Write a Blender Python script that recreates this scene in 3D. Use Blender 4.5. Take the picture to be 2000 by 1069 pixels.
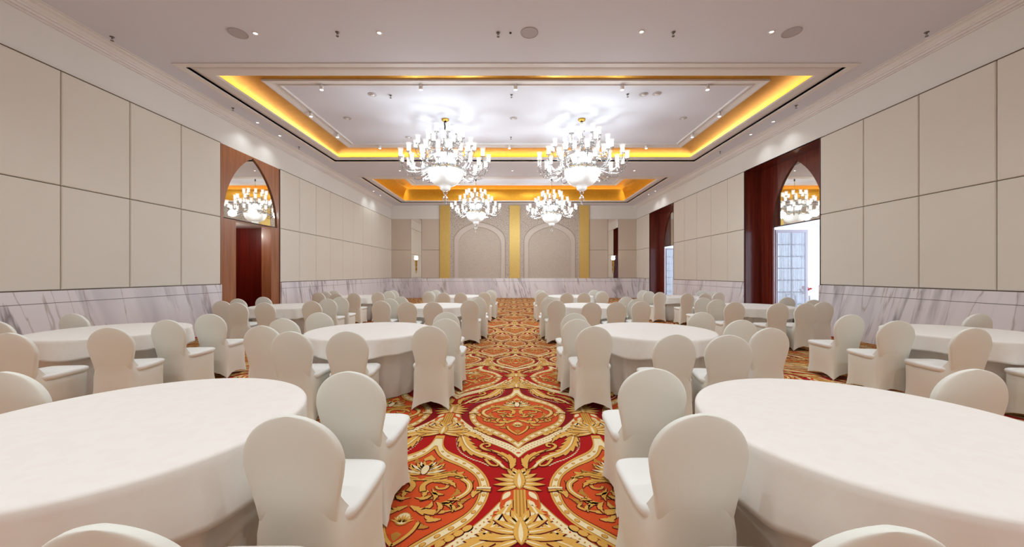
import bpy, bmesh, math, random
from math import sin, cos, pi, sqrt, radians, atan2
from mathutils import Vector, Matrix
from mathutils.geometry import tessellate_polygon

for o in list(bpy.data.objects):
    bpy.data.objects.remove(o)
SC = bpy.context.scene
COL = SC.collection
random.seed(7)

# ------------------------------------------------------------------ camera, world, light levels
CAM_Z = 1.5
F_PX = 725.0
cam_data = bpy.data.cameras.new('camera')
cam_data.sensor_width = 36.0
cam_data.lens = 36.0 * F_PX / 2000.0
cam_data.shift_x = -2.0 / 2000.0
cam_data.shift_y = 0.5 / 2000.0
cam_data.clip_start = 0.05
cam_data.clip_end = 200
cam = bpy.data.objects.new('camera', cam_data)
cam.location = (0, 0, CAM_Z)
cam.rotation_euler = (pi / 2, 0, 0)
COL.objects.link(cam)
SC.camera = cam

vs = SC.view_settings
vs.view_transform = 'Standard'
vs.look = 'None'
vs.gamma = 1.0
vs.use_curve_mapping = False
vs.exposure = 0.46

world = bpy.data.worlds.new('world')
SC.world = world
world.use_nodes = True
bg = world.node_tree.nodes['Background']
bg.inputs[0].default_value = (0.86, 0.93, 1.0, 1)
bg.inputs[1].default_value = 0.85

cy = SC.cycles
cy.max_bounces = 7
cy.diffuse_bounces = 4
cy.glossy_bounces = 4
cy.transmission_bounces = 4
cy.transparent_max_bounces = 24
cy.caustics_reflective = False
cy.caustics_refractive = False
cy.sample_clamp_indirect = 4.0
cy.use_denoising = True

P_CHANDELIER = 190.0      # W, the lamps of one chandelier
P_COVE = 1.3              # W per metre of hidden cove strip
P_DOWN = 57.0             # W per recessed downlight
P_DAY = 190.0             # W of daylight through each tall window of the side lounge


def light(name, kind, loc, power, color=(1, 1, 1), parent=None, rot=(0, 0, 0), **kw):
    d = bpy.data.lights.new(name, kind)
    d.energy = power
    d.color = color
    for k, v in kw.items():
        setattr(d, k, v)
    o = bpy.data.objects.new(name, d)
    o.location = loc
    o.rotation_euler = rot
    o.parent = parent
    COL.objects.link(o)
    return o


# daylight that enters the side lounge through its windows
for _y in (10.8, 19.35):
    light('window_daylight', 'AREA', (12.6, _y + 0.2, 2.0), P_DAY, (0.80, 0.90, 1.0), rot=(0, pi / 2, 0),
          shape='RECTANGLE', size=2.6, size_y=3.4)


# ------------------------------------------------------------------ materials
def srgb(r, g, b):
    def f(c):
        c /= 255.0
        return c / 12.92 if c <= 0.04045 else ((c + 0.055) / 1.055) ** 2.4
    return (f(r), f(g), f(b), 1)


class NT:
    def __init__(s, name):
        s.m = bpy.data.materials.new(name)
        s.m.use_nodes = True
        s.t = s.m.node_tree
        s.p = s.t.nodes['Principled BSDF']
        s.out = s.t.nodes['Material Output']
        s._tc = None

    def n(s, typ, ins=None, **kw):
        nd = s.t.nodes.new(typ)
        for k, v in kw.items():
            setattr(nd, k, v)
        for k, v in (ins or {}).items():
            if isinstance(v, bpy.types.NodeSocket):
                s.t.links.new(v, nd.inputs[k])
            else:
                nd.inputs[k].default_value = v
        return nd

    def set(s, **kw):
        for k, v in kw.items():
            k = k.replace('_', ' ')
            if isinstance(v, bpy.types.NodeSocket):
                s.t.links.new(v, s.p.inputs[k])
            else:
                s.p.inputs[k].default_value = v
        return s

    def obj(s, sx=1, sy=1, sz=1, rot=(0, 0, 0)):
        if s._tc is None:
            s._tc = s.n('ShaderNodeTexCoord')
        mp = s.n('ShaderNodeMapping', {'Vector': s._tc.outputs['Object'], 'Scale': (sx, sy, sz), 'Rotation': rot})
        return mp.outputs[0]

    def noise(s, vec, scale, detail=4, rough=0.5, dist=0.0):
        return s.n('ShaderNodeTexNoise', {'Vector': vec, 'Scale': scale, 'Detail': detail, 'Roughness': rough,
                                          'Distortion': dist}).outputs['Fac']

    def ramp(s, fac, stops, interp='LINEAR'):
        r = s.n('ShaderNodeValToRGB', {'Fac': fac})
        r.color_ramp.interpolation = interp
        e = r.color_ramp.elements
        while len(e) < len(stops):
            e.new(0.5)
        for el, (p, c) in zip(e, stops):
            el.position = p
            el.color = c
        return r.outputs[0]

    def mix(s, fac, a, b, mode='MIX'):
        m = s.n('ShaderNodeMix', data_type='RGBA', blend_type=mode)
        for key, v in ((0, fac), (6, a), (7, b)):
            if isinstance(v, bpy.types.NodeSocket):
                s.t.links.new(v, m.inputs[key])
            else:
                m.inputs[key].default_value = v
        return m.outputs[2]

    def bump(s, h, strength=0.3, dist=0.01):
        b = s.n('ShaderNodeBump', {'Height': h, 'Strength': strength, 'Distance': dist})
        s.t.links.new(b.outputs[0], s.p.inputs['Normal'])
        return s


def grey(v):
    return (v, v, v, 1)


MAT = {}


def simple(name, col, rough=0.5, metal=0.0, var=0.06, scale=6.0, bump=0.0, bscale=80.0, coat=0.0, spec=0.5):
    t = NT(name)
    v = t.obj()
    c2 = tuple(max(0, x * (1 - var)) for x in col[:3]) + (1,)
    t.set(Base_Color=t.mix(t.noise(v, scale), c2, col), Roughness=rough, Metallic=metal,
          Coat_Weight=coat, Specular_IOR_Level=spec)
    if bump:
        t.bump(t.noise(v, bscale, 3), bump, 0.004)
    MAT[name] = t.m
    return t.m


def emis(name, col, strength, base=None, rough=0.4):
    t = NT(name)
    v = t.obj()
    t.set(Base_Color=base or grey(0.85), Roughness=rough, Emission_Color=col)
    e = t.n('ShaderNodeMath', {0: t.noise(v, 9.0), 1: strength * 0.25}, operation='MULTIPLY')
    a = t.n('ShaderNodeMath', {0: e.outputs[0], 1: strength * 0.88}, operation='ADD')
    t.t.links.new(a.outputs[0], t.p.inputs['Emission Strength'])
    t.m.cycles.emission_sampling = 'NONE'
    MAT[name] = t.m
    return t.m


simple('ceiling_paint', srgb(226, 226, 236), 0.75, var=0.02, scale=1.2)
simple('white_molding', srgb(236, 230, 228), 0.6, var=0.02)
simple('wall_plaster', srgb(238, 234, 228), 0.45, var=0.03, scale=1.5)
simple('joint_brown', srgb(128, 104, 78), 0.6)
simple('dark_edge', srgb(70, 30, 18), 0.5)
simple('chair_fabric', srgb(240, 238, 228), 0.72, var=0.025, scale=3.0, bump=0.08, bscale=500)
simple('seat_fabric', srgb(243, 241, 236), 0.62, var=0.02, scale=3.0, bump=0.08, bscale=500)
simple('brass', srgb(200, 160, 80), 0.3, 1.0)
simple('gold_metal', srgb(226, 182, 84), 0.28, 1.0)
simple('black_cable', srgb(26, 26, 28), 0.6)
simple('grey_metal', srgb(120, 112, 108), 0.4, 0.8)
simple('speaker_grille', srgb(196, 188, 192), 0.7, bump=0.6, bscale=900)
simple('white_metal', srgb(240, 238, 236), 0.4)
simple('track_grey', srgb(188, 180, 182), 0.6)
simple('lounge_wall', srgb(232, 234, 240), 0.7)
simple('lounge_floor', srgb(214, 206, 200), 0.25)
simple('door_frame_paint', srgb(196, 188, 200), 0.4)
simple('red_flower', srgb(196, 74, 62), 0.7, var=0.4, scale=30)
simple('pewter', srgb(150, 146, 150), 0.35, 0.6)
simple('table_board', srgb(150, 120, 90), 0.6)

# fabric wall panels
t = NT('panel_fabric')
v = t.obj()
w1 = t.noise(t.obj(1, 60, 260), 4.0, 2)
w2 = t.noise(v, 0.8, 2)
c = t.mix(w2, srgb(234, 226, 213), srgb(240, 234, 224))
c = t.mix(w1, c, srgb(229, 220, 206))
t.set(Base_Color=c, Roughness=0.55, Sheen_Weight=0.15, Specular_IOR_Level=0.35).bump(w1, 0.12, 0.003)
MAT['panel_fabric'] = t.m
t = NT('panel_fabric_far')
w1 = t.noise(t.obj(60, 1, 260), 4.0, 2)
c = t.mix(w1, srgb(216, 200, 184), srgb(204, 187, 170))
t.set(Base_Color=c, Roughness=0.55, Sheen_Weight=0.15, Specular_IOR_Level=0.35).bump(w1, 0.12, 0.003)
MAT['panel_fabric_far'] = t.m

# carved stone screen of the end wall
t = NT('carved_plaster')
v = t.obj()
vo = t.n('ShaderNodeTexVoronoi', {'Vector': t.obj(1, 0.2, 1), 'Scale': 9.0}, feature='DISTANCE_TO_EDGE').outputs['Distance']
t.set(Base_Color=t.mix(t.ramp(vo, [(0.0, grey(0)), (0.12, grey(1))]), srgb(170, 153, 140), srgb(205, 191, 178)), Roughness=0.6)
t.bump(t.ramp(vo, [(0.02, grey(0)), (0.16, grey(1))]), 0.7, 0.012)
MAT['carved_plaster'] = t.m
t = NT('field_plaster')
v = t.obj()
w = t.n('ShaderNodeTexVoronoi', {'Vector': t.obj(1, 0.2, 1.6), 'Scale': 7.0}).outputs['Distance']
t.set(Base_Color=t.mix(w, srgb(201, 186, 170), srgb(190, 175, 160)), Roughness=0.6).bump(w, 0.35, 0.01)
MAT['field_plaster'] = t.m
simple('moulding_dark', srgb(176, 158, 144), 0.6, var=0.03)  # slightly darker plaster for the outer arch moulding
simple('arch_plaster', srgb(210, 196, 184), 0.55, var=0.03)


# marble
def marble(name, ry, along_y=True):
    t = NT(name)
    v = t.obj(rot=(0, 0, 0))
    base = t.mix(t.noise(v, 1.1, 4), srgb(247, 244, 248), srgb(238, 233, 239))
    # steep drawn-out veins
    if along_y:
        vv = t.n('ShaderNodeMapping', {'Vector': t.obj(rot=(radians(ry), 0, 0)), 'Scale': (0.3, 1.0, 0.13)}).outputs[0]
    else:
        vv = t.n('ShaderNodeMapping', {'Vector': t.obj(rot=(0, radians(ry), 0)), 'Scale': (1.0, 0.3, 0.13)}).outputs[0]
    n1 = t.noise(vv, 0.9, 6, 0.55, 0.25)
    m1 = t.ramp(n1, [(0.484, grey(0)), (0.498, grey(1)), (0.502, grey(0.9)), (0.530, grey(0))])
    n2 = t.noise(vv, 1.7, 5, 0.5, 0.3)
    m2 = t.ramp(n2, [(0.488, grey(0)), (0.5, grey(0.6)), (0.512, grey(0))])
    n3 = t.noise(v, 0.7, 2)
    fade = t.ramp(n3, [(0.44, grey(0.05)), (0.64, grey(0.8))])
    a = t.mix(m1, base, srgb(120, 112, 118))
    a = t.mix(fade, base, a)
    b = t.mix(m2, a, srgb(168, 150, 140))
    n4 = t.noise(vv, 0.9, 3, 0.5, 0.6)
    b = t.mix(t.ramp(n4, [(0.52, grey(0)), (0.66, grey(0.55))]), b, srgb(190, 184, 194))
    t.set(Base_Color=b, Roughness=0.16, Specular_IOR_Level=0.45)
    MAT[name] = t.m


marble('marble_left', -15)
marble('marble_right', -15)
marble('marble_far', 13, False)


# wood
def wood(name, a, b, dark, rough, coat, sx, sy, sz):
    t = NT(name)
    g = t.noise(t.obj(sx, sy, sz), 5.0, 5, 0.6, 0.2)
    g2 = t.noise(t.obj(sx * 4, sy * 4, sz), 9.0, 3)
    c = t.mix(t.ramp(g, [(0.32, grey(0)), (0.68, grey(1))]), a, b)
    c = t.mix(t.ramp(g2, [(0.5, grey(0)), (0.72, grey(0.6))]), c, dark)
    t.set(Base_Color=c, Roughness=rough, Coat_Weight=coat, Coat_Roughness=0.12)
    MAT[name] = t.m


wood('walnut_light', srgb(150, 92, 60), srgb(176, 116, 80), srgb(112, 62, 38), 0.35, 0.2, 2.2, 2.2, 0.12)
wood('mahogany_dark', srgb(74, 14, 8), srgb(112, 30, 16), srgb(44, 6, 5), 0.28, 0.3, 2.2, 2.2, 0.12)
wood('mahogany', srgb(92, 24, 16), srgb(128, 48, 30), srgb(58, 12, 10), 0.22, 0.5, 2.2, 2.2, 0.12)

# gold leaf
t = NT('gold_leaf')
v = t.obj()
n1 = t.noise(v, 7.0, 5, 0.65)
n2 = t.noise(v, 45.0, 3)
c = t.mix(n1, srgb(202, 138, 26), srgb(226, 172, 62))
t.set(Base_Color=c, Metallic=0.75, Roughness=0.36).bump(n2, 0.25, 0.01)
MAT['gold_leaf'] = t.m
t = NT('gold_pilaster')
v = t.obj()
n1 = t.noise(v, 5.0, 5, 0.65)
n2 = t.noise(v, 50.0, 3)
c = t.mix(n1, srgb(214, 178, 92), srgb(228, 198, 124))
t.set(Base_Color=c, Metallic=0.35, Roughness=0.42).bump(n2, 0.2, 0.006)
MAT['gold_pilaster'] = t.m

# mirrors and glass
t = NT('mirror_glass')
t.set(Base_Color=t.mix(t.noise(t.obj(), 0.6), srgb(236, 232, 224), srgb(240, 238, 232)), Metallic=1.0, Roughness=0.02)
MAT['mirror_glass'] = t.m


def clear_glass(name, tint, opac, glow=0.0):
    t = NT(name)
    tr = t.n('ShaderNodeBsdfTransparent', {'Color': tint})
    gl = t.n('ShaderNodeBsdfGlossy', {'Color': grey(0.6), 'Roughness': 0.16})
    lw = t.n('ShaderNodeLayerWeight', {'Blend': 0.35})
    f = t.n('ShaderNodeMath', {0: lw.outputs['Facing'], 1: opac}, operation='ADD', use_clamp=True)
    m = t.n('ShaderNodeMixShader', {0: f.outputs[0], 1: tr.outputs[0], 2: gl.outputs[0]})
    if glow:
        em = t.n('ShaderNodeEmission', {'Color': (1, 0.98, 0.95, 1), 'Strength': glow})
        ad = t.n('ShaderNodeAddShader', {0: m.outputs[0], 1: em.outputs[0]})
        m = ad
        t.m.cycles.emission_sampling = 'NONE'
    t.t.links.new(m.outputs[0], t.out.inputs[0])
    MAT[name] = t.m


clear_glass('crystal', grey(0.93), 0.14, 0.0)
clear_glass('window_glass', (0.93, 0.97, 1, 1), 0.02)
# frosted lamp glass lit from inside
t = NT('lit_shade')
v = t.obj()
tl = t.n('ShaderNodeBsdfTransparent', {'Color': grey(0.9)})
em = t.n('ShaderNodeEmission', {'Color': (1.0, 0.975, 0.94, 1), 'Strength': 1.15})
sep = t.n('ShaderNodeSeparateXYZ', {'Vector': t.obj()})
r = t.ramp(sep.outputs[2], [(0.0, grey(0.95)), (0.12, grey(0.9)), (0.19, grey(0.42))])
m = t.n('ShaderNodeMixShader', {0: r, 1: tl.outputs[0], 2: em.outputs[0]})
t.t.links.new(m.outputs[0], t.out.inputs[0])
t.m.cycles.emission_sampling = 'NONE'
MAT['lit_shade'] = t.m
emis('lit_bowl', (1.0, 0.98, 0.95, 1), 0.30, grey(0.48), 0.3)
emis('lit_candle', (1.0, 0.97, 0.92, 1), 4.0)
emis('downlight_glow', (1.0, 0.97, 0.92, 1), 4.0)
# sheer curtain
t = NT('sheer_curtain')
v = t.obj()
tr = t.n('ShaderNodeBsdfTransparent', {'Color': grey(1)})
df = t.n('ShaderNodeBsdfDiffuse', {'Color': srgb(236, 236, 244)})
tn = t.n('ShaderNodeBsdfTranslucent', {'Color': srgb(236, 236, 244)})
mx = t.n('ShaderNodeMixShader', {0: 0.5, 1: df.outputs[0], 2: tn.outputs[0]})
f = t.ramp(t.noise(t.obj(14, 14, 0.2), 3.0, 2), [(0.3, grey(0.35)), (0.7, grey(0.78))])
m = t.n('ShaderNodeMixShader', {0: f, 1: tr.outputs[0], 2: mx.outputs[0]})
t.t.links.new(m.outputs[0], t.out.inputs[0])
MAT['sheer_curtain'] = t.m

# damask table linen
t = NT('table_linen')
v = t.obj()
vo = t.n('ShaderNodeTexVoronoi', {'Vector': t.obj(), 'Scale': 16.0}, feature='SMOOTH_F1').outputs['Distance']
f = t.ramp(vo, [(0.36, grey(0)), (0.42, grey(1))])
t.set(Base_Color=t.mix(f, srgb(243, 236, 229), srgb(244, 238, 231)), Roughness=0.6)
t.bump(t.noise(v, 1.4, 2), 0.05, 0.02)
MAT['table_linen'] = t.m


# carpet yarns
def yarn(name, col, col2):
    t = NT(name)
    v = t.obj()
    n1 = t.noise(v, 220.0, 2)
    n2 = t.noise(v, 1.3, 3)
    c = t.mix(n2, col, col2)
    c = t.mix(t.ramp(n1, [(0.35, grey(0.22)), (0.6, grey(0))]), c, tuple(x * 0.45 for x in col[:3]) + (1,))
    t.set(Base_Color=c, Roughness=0.95, Specular_IOR_Level=0.1, Sheen_Weight=0.04, Sheen_Roughness=0.6)
    MAT[name] = t.m


yarn('yarn_red', srgb(182, 14, 6), srgb(166, 6, 8))
yarn('yarn_maroon', srgb(134, 0, 12), srgb(146, 2, 10))
yarn('yarn_gold', srgb(230, 178, 88), srgb(220, 162, 72))
yarn('yarn_cream', srgb(246, 228, 186), srgb(238, 214, 164))
yarn('yarn_orange', srgb(220, 84, 34), srgb(206, 76, 30))
yarn('yarn_ochre', srgb(196, 138, 58), srgb(186, 124, 48))
yarn('yarn_dark', srgb(112, 22, 16), srgb(104, 22, 14))


# ------------------------------------------------------------------ object helpers
def mesh(name, verts, faces, mat, parent=None, smooth=False, loc=(0, 0, 0), mats=None, fm=None):
    me = bpy.data.meshes.new(name)
    me.from_pydata([tuple(v) for v in verts], [], faces)
    for mm in (mats or [mat]):
        me.materials.append(MAT[mm])
    if fm:
        me.polygons.foreach_set('material_index', fm)
    if smooth:
        me.polygons.foreach_set('use_smooth', [True] * len(me.polygons))
    me.update()
    o = bpy.data.objects.new(name, me)
    o.location = loc
    COL.objects.link(o)
    o.parent = parent
    return o


def fix_normals(o):
    bm = bmesh.new()
    bm.from_mesh(o.data)
    bmesh.ops.recalc_face_normals(bm, faces=bm.faces)
    bm.to_mesh(o.data)
    bm.free()
    return o


def empty(name, loc=(0, 0, 0), rz=0):
    o = bpy.data.objects.new(name, None)
    o.empty_display_size = 0.2
    o.location = loc
    o.rotation_euler = (0, 0, rz)
    COL.objects.link(o)
    return o


def tag(o, label, cat, group=None, kind=None):
    o['label'] = label
    o['category'] = cat
    if group:
        o['group'] = group
    if kind:
        o['kind'] = kind
    return o


def struct(o, label=None):
    o['kind'] = 'structure'
    if label:
        o['label'] = label
    return o


def copy_tree(o, parent=None):
    c = o.copy()
    COL.objects.link(c)
    c.parent = parent
    for ch in list(o.children):
        copy_tree(ch, c)
    return c


class MB:
    """collects simple shapes for one mesh object"""

    def __init__(s):
        s.v, s.f = [], []

    def add(s, vs, fs):
        b = len(s.v)
        s.v += [tuple(q) for q in vs]
        s.f += [tuple(b + i for i in f) for f in fs]
        return s

    def box(s, x0, x1, y0, y1, z0, z1):
        x0, x1 = sorted((x0, x1)); y0, y1 = sorted((y0, y1)); z0, z1 = sorted((z0, z1))
        return s.add([(x0, y0, z0), (x1, y0, z0), (x1, y1, z0), (x0, y1, z0),
                      (x0, y0, z1), (x1, y0, z1), (x1, y1, z1), (x0, y1, z1)],
                     [(0, 3, 2, 1), (4, 5, 6, 7), (0, 1, 5, 4), (1, 2, 6, 5), (2, 3, 7, 6), (3, 0, 4, 7)])

    def lathe(s, prof, seg=24, c=(0, 0, 0), cap=True, ripple=None):
        vs, fs = [], []
        for r, z in prof:
            for k in range(seg):
                a = 2 * pi * k / seg
                rr = r * (1 + (ripple(a, z) if ripple else 0))
                vs.append((c[0] + rr * cos(a), c[1] + rr * sin(a), c[2] + z))
        for i in range(len(prof) - 1):
            for k in range(seg):
                k2 = (k + 1) % seg
                fs.append((i * seg + k, i * seg + k2, (i + 1) * seg + k2, (i + 1) * seg + k))
        if cap:
            fs.append(tuple(range(seg))[::-1])
            fs.append(tuple((len(prof) - 1) * seg + k for k in range(seg)))
        return s.add(vs, fs)

    def tube(s, pts, r, seg=8, r2=None):
        pts = [Vector(p) for p in pts]
        vs, fs = [], []
        n = len(pts)
        for i, p in enumerate(pts):
            d = (pts[min(i + 1, n - 1)] - pts[max(i - 1, 0)]).normalized()
            up = Vector((0, 0, 1)) if abs(d.z) < 0.95 else Vector((1, 0, 0))
            a = d.cross(up).normalized()
            b = d.cross(a).normalized()
            rr = r if r2 is None else r + (r2 - r) * i / (n - 1)
            for k in range(seg):
                t_ = 2 * pi * k / seg
                vs.append(p + a * rr * cos(t_) + b * rr * sin(t_))
        for i in range(n - 1):
            for k in range(seg):
                k2 = (k + 1) % seg
                fs.append((i * seg + k, i * seg + k2, (i + 1) * seg + k2, (i + 1) * seg + k))
        fs.append(tuple(range(seg)))
        fs.append(tuple((n - 1) * seg + k for k in range(seg))[::-1])
        return s.add(vs, fs)

    def prism(s, poly, axis, a0, a1):
        """poly in the plane normal to axis ('x': (y,z), 'y': (x,z), 'z': (x,y)), extruded a0..a1"""
        n = len(poly)

        def P(q, a):
            return {'x': (a, q[0], q[1]), 'y': (q[0], a, q[1]), 'z': (q[0], q[1], a)}[axis]
        vs = [P(q, a0) for q in poly] + [P(q, a1) for q in poly]
        tri = tessellate_polygon([[Vector((q[0], q[1], 0)) for q in poly]])
        fs = [tuple(t_) for t_ in tri] + [tuple(n + i for i in t_)[::-1] for t_ in tri]
        fs += [(i, (i + 1) % n, n + (i + 1) % n, n + i) for i in range(n)]
        return s.add(vs, fs)

    def obj(s, name, mat, parent=None, smooth=False, loc=(0, 0, 0)):
        o = mesh(name, s.v, s.f, mat, parent, smooth, loc)
        return fix_normals(o)


def bevel(o, w, seg=2):
    m = o.modifiers.new('bevel', 'BEVEL')
    m.width = w
    m.segments = seg
    m.limit_method = 'ANGLE'
    return o


def autosmooth(o, ang=40):
    me = o.data
    me.polygons.foreach_set('use_smooth', [True] * len(me.polygons))
    try:
        me.set_sharp_from_angle(angle=radians(ang))
    except Exception:
        pass
    return o


def lerp(a, b, t_):
    return a + (b - a) * t_


def interp(x, xs, ys):
    if x <= xs[0]:
        return ys[0]
    for i in range(1, len(xs)):
        if x <= xs[i]:
            return lerp(ys[i - 1], ys[i], (x - xs[i - 1]) / (xs[i] - xs[i - 1]))
    return ys[-1]


def smooth_curve(pts, n=8):
    """Catmull-Rom through 2D points"""
    out = []
    P = [pts[0]] + list(pts) + [pts[-1]]
    for i in range(1, len(P) - 2):
        p0, p1, p2, p3 = P[i - 1:i + 3]
        for k in range(n):
            t_ = k / n
            out.append(tuple(0.5 * ((2 * p1[j]) + (-p0[j] + p2[j]) * t_ + (2 * p0[j] - 5 * p1[j] + 4 * p2[j] - p3[j]) * t_ * t_
                             + (-p0[j] + 3 * p1[j] - 3 * p2[j] + p3[j]) * t_ ** 3) for j in range(2)))
    out.append(tuple(pts[-1]))
    return out


def resample(pts, n):
    d = [0]
    for a, b in zip(pts, pts[1:]):
        d.append(d[-1] + math.hypot(b[0] - a[0], b[1] - a[1]))
    out = []
    for k in range(n + 1):
        s_ = d[-1] * k / n
        out.append((interp(s_, d, [p[0] for p in pts]), interp(s_, d, [p[1] for p in pts])))
    return out


# ------------------------------------------------------------------ room shell
XL, XR, YF, YB = -7.6, 7.72, 23.1, -2.6
ZC = 5.74
Z_DADO, Z_MID, Z_TOP = 1.22, 2.975, 4.90

# --- carpet: red ground with the woven figures as thin raised pile, one mesh
HX, HY = 0.715, 1.41
CX0, CY0 = 0.045, 3.97
YMAP_P = [-9.87, 0, 1.41, 2.82, 4.23, 5.64, 7.05, 8.0, 9.2, 30.0]
YMAP_Y = [-5.90, 3.97, 5.38, 6.43, 7.25, 7.96, 8.72, 9.45, 10.65, 31.45]


def to_floor(p):
    Y = interp(p[1], YMAP_P, YMAP_Y)
    s_ = interp(Y, [5.5, 6.43, 7.25, 8.7, 9.3, 10.3], [1.0, 1.55, 1.85, 2.5, 2.3, 1.15])
    return (CX0 + p[0] / s_, Y)


tile = []          # (material, layer, polygon, mirror)


def tp(mat_, layer, poly, mir=True):
    tile.append((mat_, layer, poly, mir))


def thick(pts, w, taper=(1, 1), n=None):
    pts = resample(smooth_curve(pts, 5), n or max(6, 4 * len(pts)))
    L, R = [], []
    m = len(pts) - 1
    for i, p in enumerate(pts):
        a, b = pts[max(i - 1, 0)], pts[min(i + 1, m)]
        dx, dy = b[0] - a[0], b[1] - a[1]
        l = math.hypot(dx, dy) or 1
        ww = w * 0.5 * lerp(taper[0], taper[1], i / m)
        L.append((p[0] - dy / l * ww, p[1] + dx / l * ww))
        R.append((p[0] + dy / l * ww, p[1] - dx / l * ww))
    return L + R[::-1]


def acanthus(pts, w, lobes, peak=0.4, sweep=0.5, one_side=False, base=0.25):
    pts = resample(smooth_curve(pts, 5), lobes * 6)
    L, R = [], []
    m = len(pts) - 1
    for i, p in enumerate(pts):
        a, b = pts[max(i - 1, 0)], pts[min(i + 1, m)]
        dx, dy = b[0] - a[0], b[1] - a[1]
        l = math.hypot(dx, dy) or 1
        dx, dy = dx / l, dy / l
        t_ = i / m
        env = base + (1 - base) * (t_ / peak if t_ < peak else (1 - t_) / (1 - peak)) if t_ < peak else (1 - t_) / (1 - peak)
        env = max(env, 0.02)
        saw = (i % 6) / 6.0
        ww = w * 0.5 * env * (0.62 + 0.5 * saw)
        fw = w * 0.5 * sweep * env * saw
        L.append((p[0] - dy * ww + dx * fw, p[1] + dx * ww + dy * fw))
        if one_side:
            ww = w * 0.18 * env
            fw = 0
        R.append((p[0] + dy * ww + dx * fw, p[1] - dx * ww + dy * fw))
    return L + R[::-1]


def grow(poly, d):
    n = len(poly)
    out = []
    area = sum(poly[i][0] * poly[(i + 1) % n][1] - poly[(i + 1) % n][0] * poly[i][1] for i in range(n))
    sg = 1 if area > 0 else -1
    for i in range(n):
        a, b = poly[i - 1], poly[(i + 1) % n]
        dx, dy = b[0] - a[0], b[1] - a[1]
        l = math.hypot(dx, dy) or 1
        out.append((poly[i][0] + sg * dy / l * d, poly[i][1] - sg * dx / l * d))
    return out


def ell(cx, cy_, rx, ry, a=0, n=10):
    return [(cx + rx * cos(2 * pi * k / n) * cos(a) - ry * sin(2 * pi * k / n) * sin(a),
             cy_ + rx * cos(2 * pi * k / n) * sin(a) + ry * sin(2 * pi * k / n) * cos(a)) for k in range(n)]


def lens(x, y, ang, l, w, n=7):
    up = [(l * k / n, w * sin(pi * (k / n) ** 0.8)) for k in range(n + 1)]
    dn = [(q[0], -q[1]) for q in up[1:-1]][::-1]
    return [(x + q[0] * cos(ang) - q[1] * sin(ang), y + q[0] * sin(ang) + q[1] * cos(ang)) for q in up + dn]


def figure(poly, mat_, layer, line='yarn_dark', d=0.006, shift=(0.002, -0.005), mir=True):
    tp(line, layer - 1, [(p[0] + shift[0], p[1] + shift[1]) for p in grow(poly, d)], mir)
    tp(mat_, layer, poly, mir)


OUT = [(0.04, 0.875), (0.058, 0.70), (0.12, 0.58), (0.25, 0.468), (0.372, 0.345), (0.46, 0.206), (0.505, 0.06), (0.50, -0.084),
       (0.466, -0.21), (0.415, -0.315), (0.334, -0.408), (0.23, -0.51), (0.118, -0.621), (0.046, -0.711), (0.0, -0.80)]
INN = [(0.0, 0.586), (0.06, 0.475), (0.148, 0.39), (0.27, 0.305), (0.376, 0.194), (0.42, 0.09), (0.432, -0.03), (0.418, -0.145),
       (0.378, -0.235), (0.305, -0.318), (0.203, -0.41), (0.098, -0.518), (0.042, -0.606), (0.0, -0.667)]
po = resample(smooth_curve(OUT, 6), 44)
pi_ = resample(smooth_curve(INN, 6), 44)


def ring_at(t_):
    return [(lerp(a[0], b[0], t_), lerp(a[1], b[1], t_)) for a, b in zip(po, pi_)]


def full(half):
    h = [p for p in half]
    return h + [(-p[0], p[1]) for p in h[::-1] if abs(p[0]) > 1e-6]


# maroon surround with a lobed edge
tp('yarn_maroon', 1, grow(full(po), 0.085), False)
# lattice band below the medallion
LT = [(0.0, -0.80), (0.082, -0.705), (0.223, -0.59), (0.346, -0.47), (0.491, -0.285), (0.60, -0.10)]
LB = [(0.66, -0.26), (0.582, -0.31), (0.455, -0.47), (0.333, -0.61), (0.19, -0.725), (0.068, -0.835), (0.0, -0.942)]
lt, lb = smooth_curve(LT, 4), smooth_curve(LB, 4)
tp('yarn_ochre', 2, grow(lt + lb, 0.008))
tp('yarn_cream', 3, lt + lb)
lt2, lb2 = resample(lt, 26), resample(lb[::-1], 26)
for k in range(1, 26):
    for f_ in (0.3, 0.7):
        x = lerp(lt2[k][0], lb2[k][0], f_)
        y = lerp(lt2[k][1], lb2[k][1], f_)
        if x > 0.02:
            tp('yarn_orange' if (k + int(f_ * 10)) % 4 == 0 else 'yarn_ochre', 4, ell(x, y, 0.009, 0.006, 0.8 + k, 5))
tp('yarn_orange', 4, ell(0, -0.865, 0.02, 0.014, 0, 8), False)
# medallion band
for layer, t_, m_ in ((5, 0.0, 'yarn_gold'), (6, 0.17, 'yarn_ochre'), (7, 0.23, 'yarn_cream'), (8, 0.70, 'yarn_ochre'), (9, 0.76, 'yarn_gold'),
                      (10, 0.93, 'yarn_dark'), (11, 1.0, 'yarn_orange')):
    tp(m_, layer, full(ring_at(t_)), False)
bd = resample(ring_at(0.46), 19)
for k in range(2, 19):
    a, b = bd[k - 1], bd[min(k + 1, 19)]
    an = atan2(b[1] - a[1], b[0] - a[0])
    s_ = 0.75 + 0.4 * (k / 19)
    tp('yarn_ochre', 8, ell(bd[k][0], bd[k][1], 0.021 * s_, 0.015 * s_, an))
    tp('yarn_gold', 9, ell(bd[k][0], bd[k][1] + 0.002, 0.015 * s_, 0.010 * s_, an))
# clasp on the band
for q in (0.03, 0.0):
    figure(thick([(0.415, q), (0.46, q + 0.006), (0.515, q)], 0.022), 'yarn_cream' if q else 'yarn_gold', 13)
# shell lobes outside the band, low
for k in range(4):
    figure(ell(0.40 - k * 0.045, -0.375 - k * 0.042, 0.034, 0.022, 0.75), 'yarn_gold', 4, mir=True)
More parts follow.
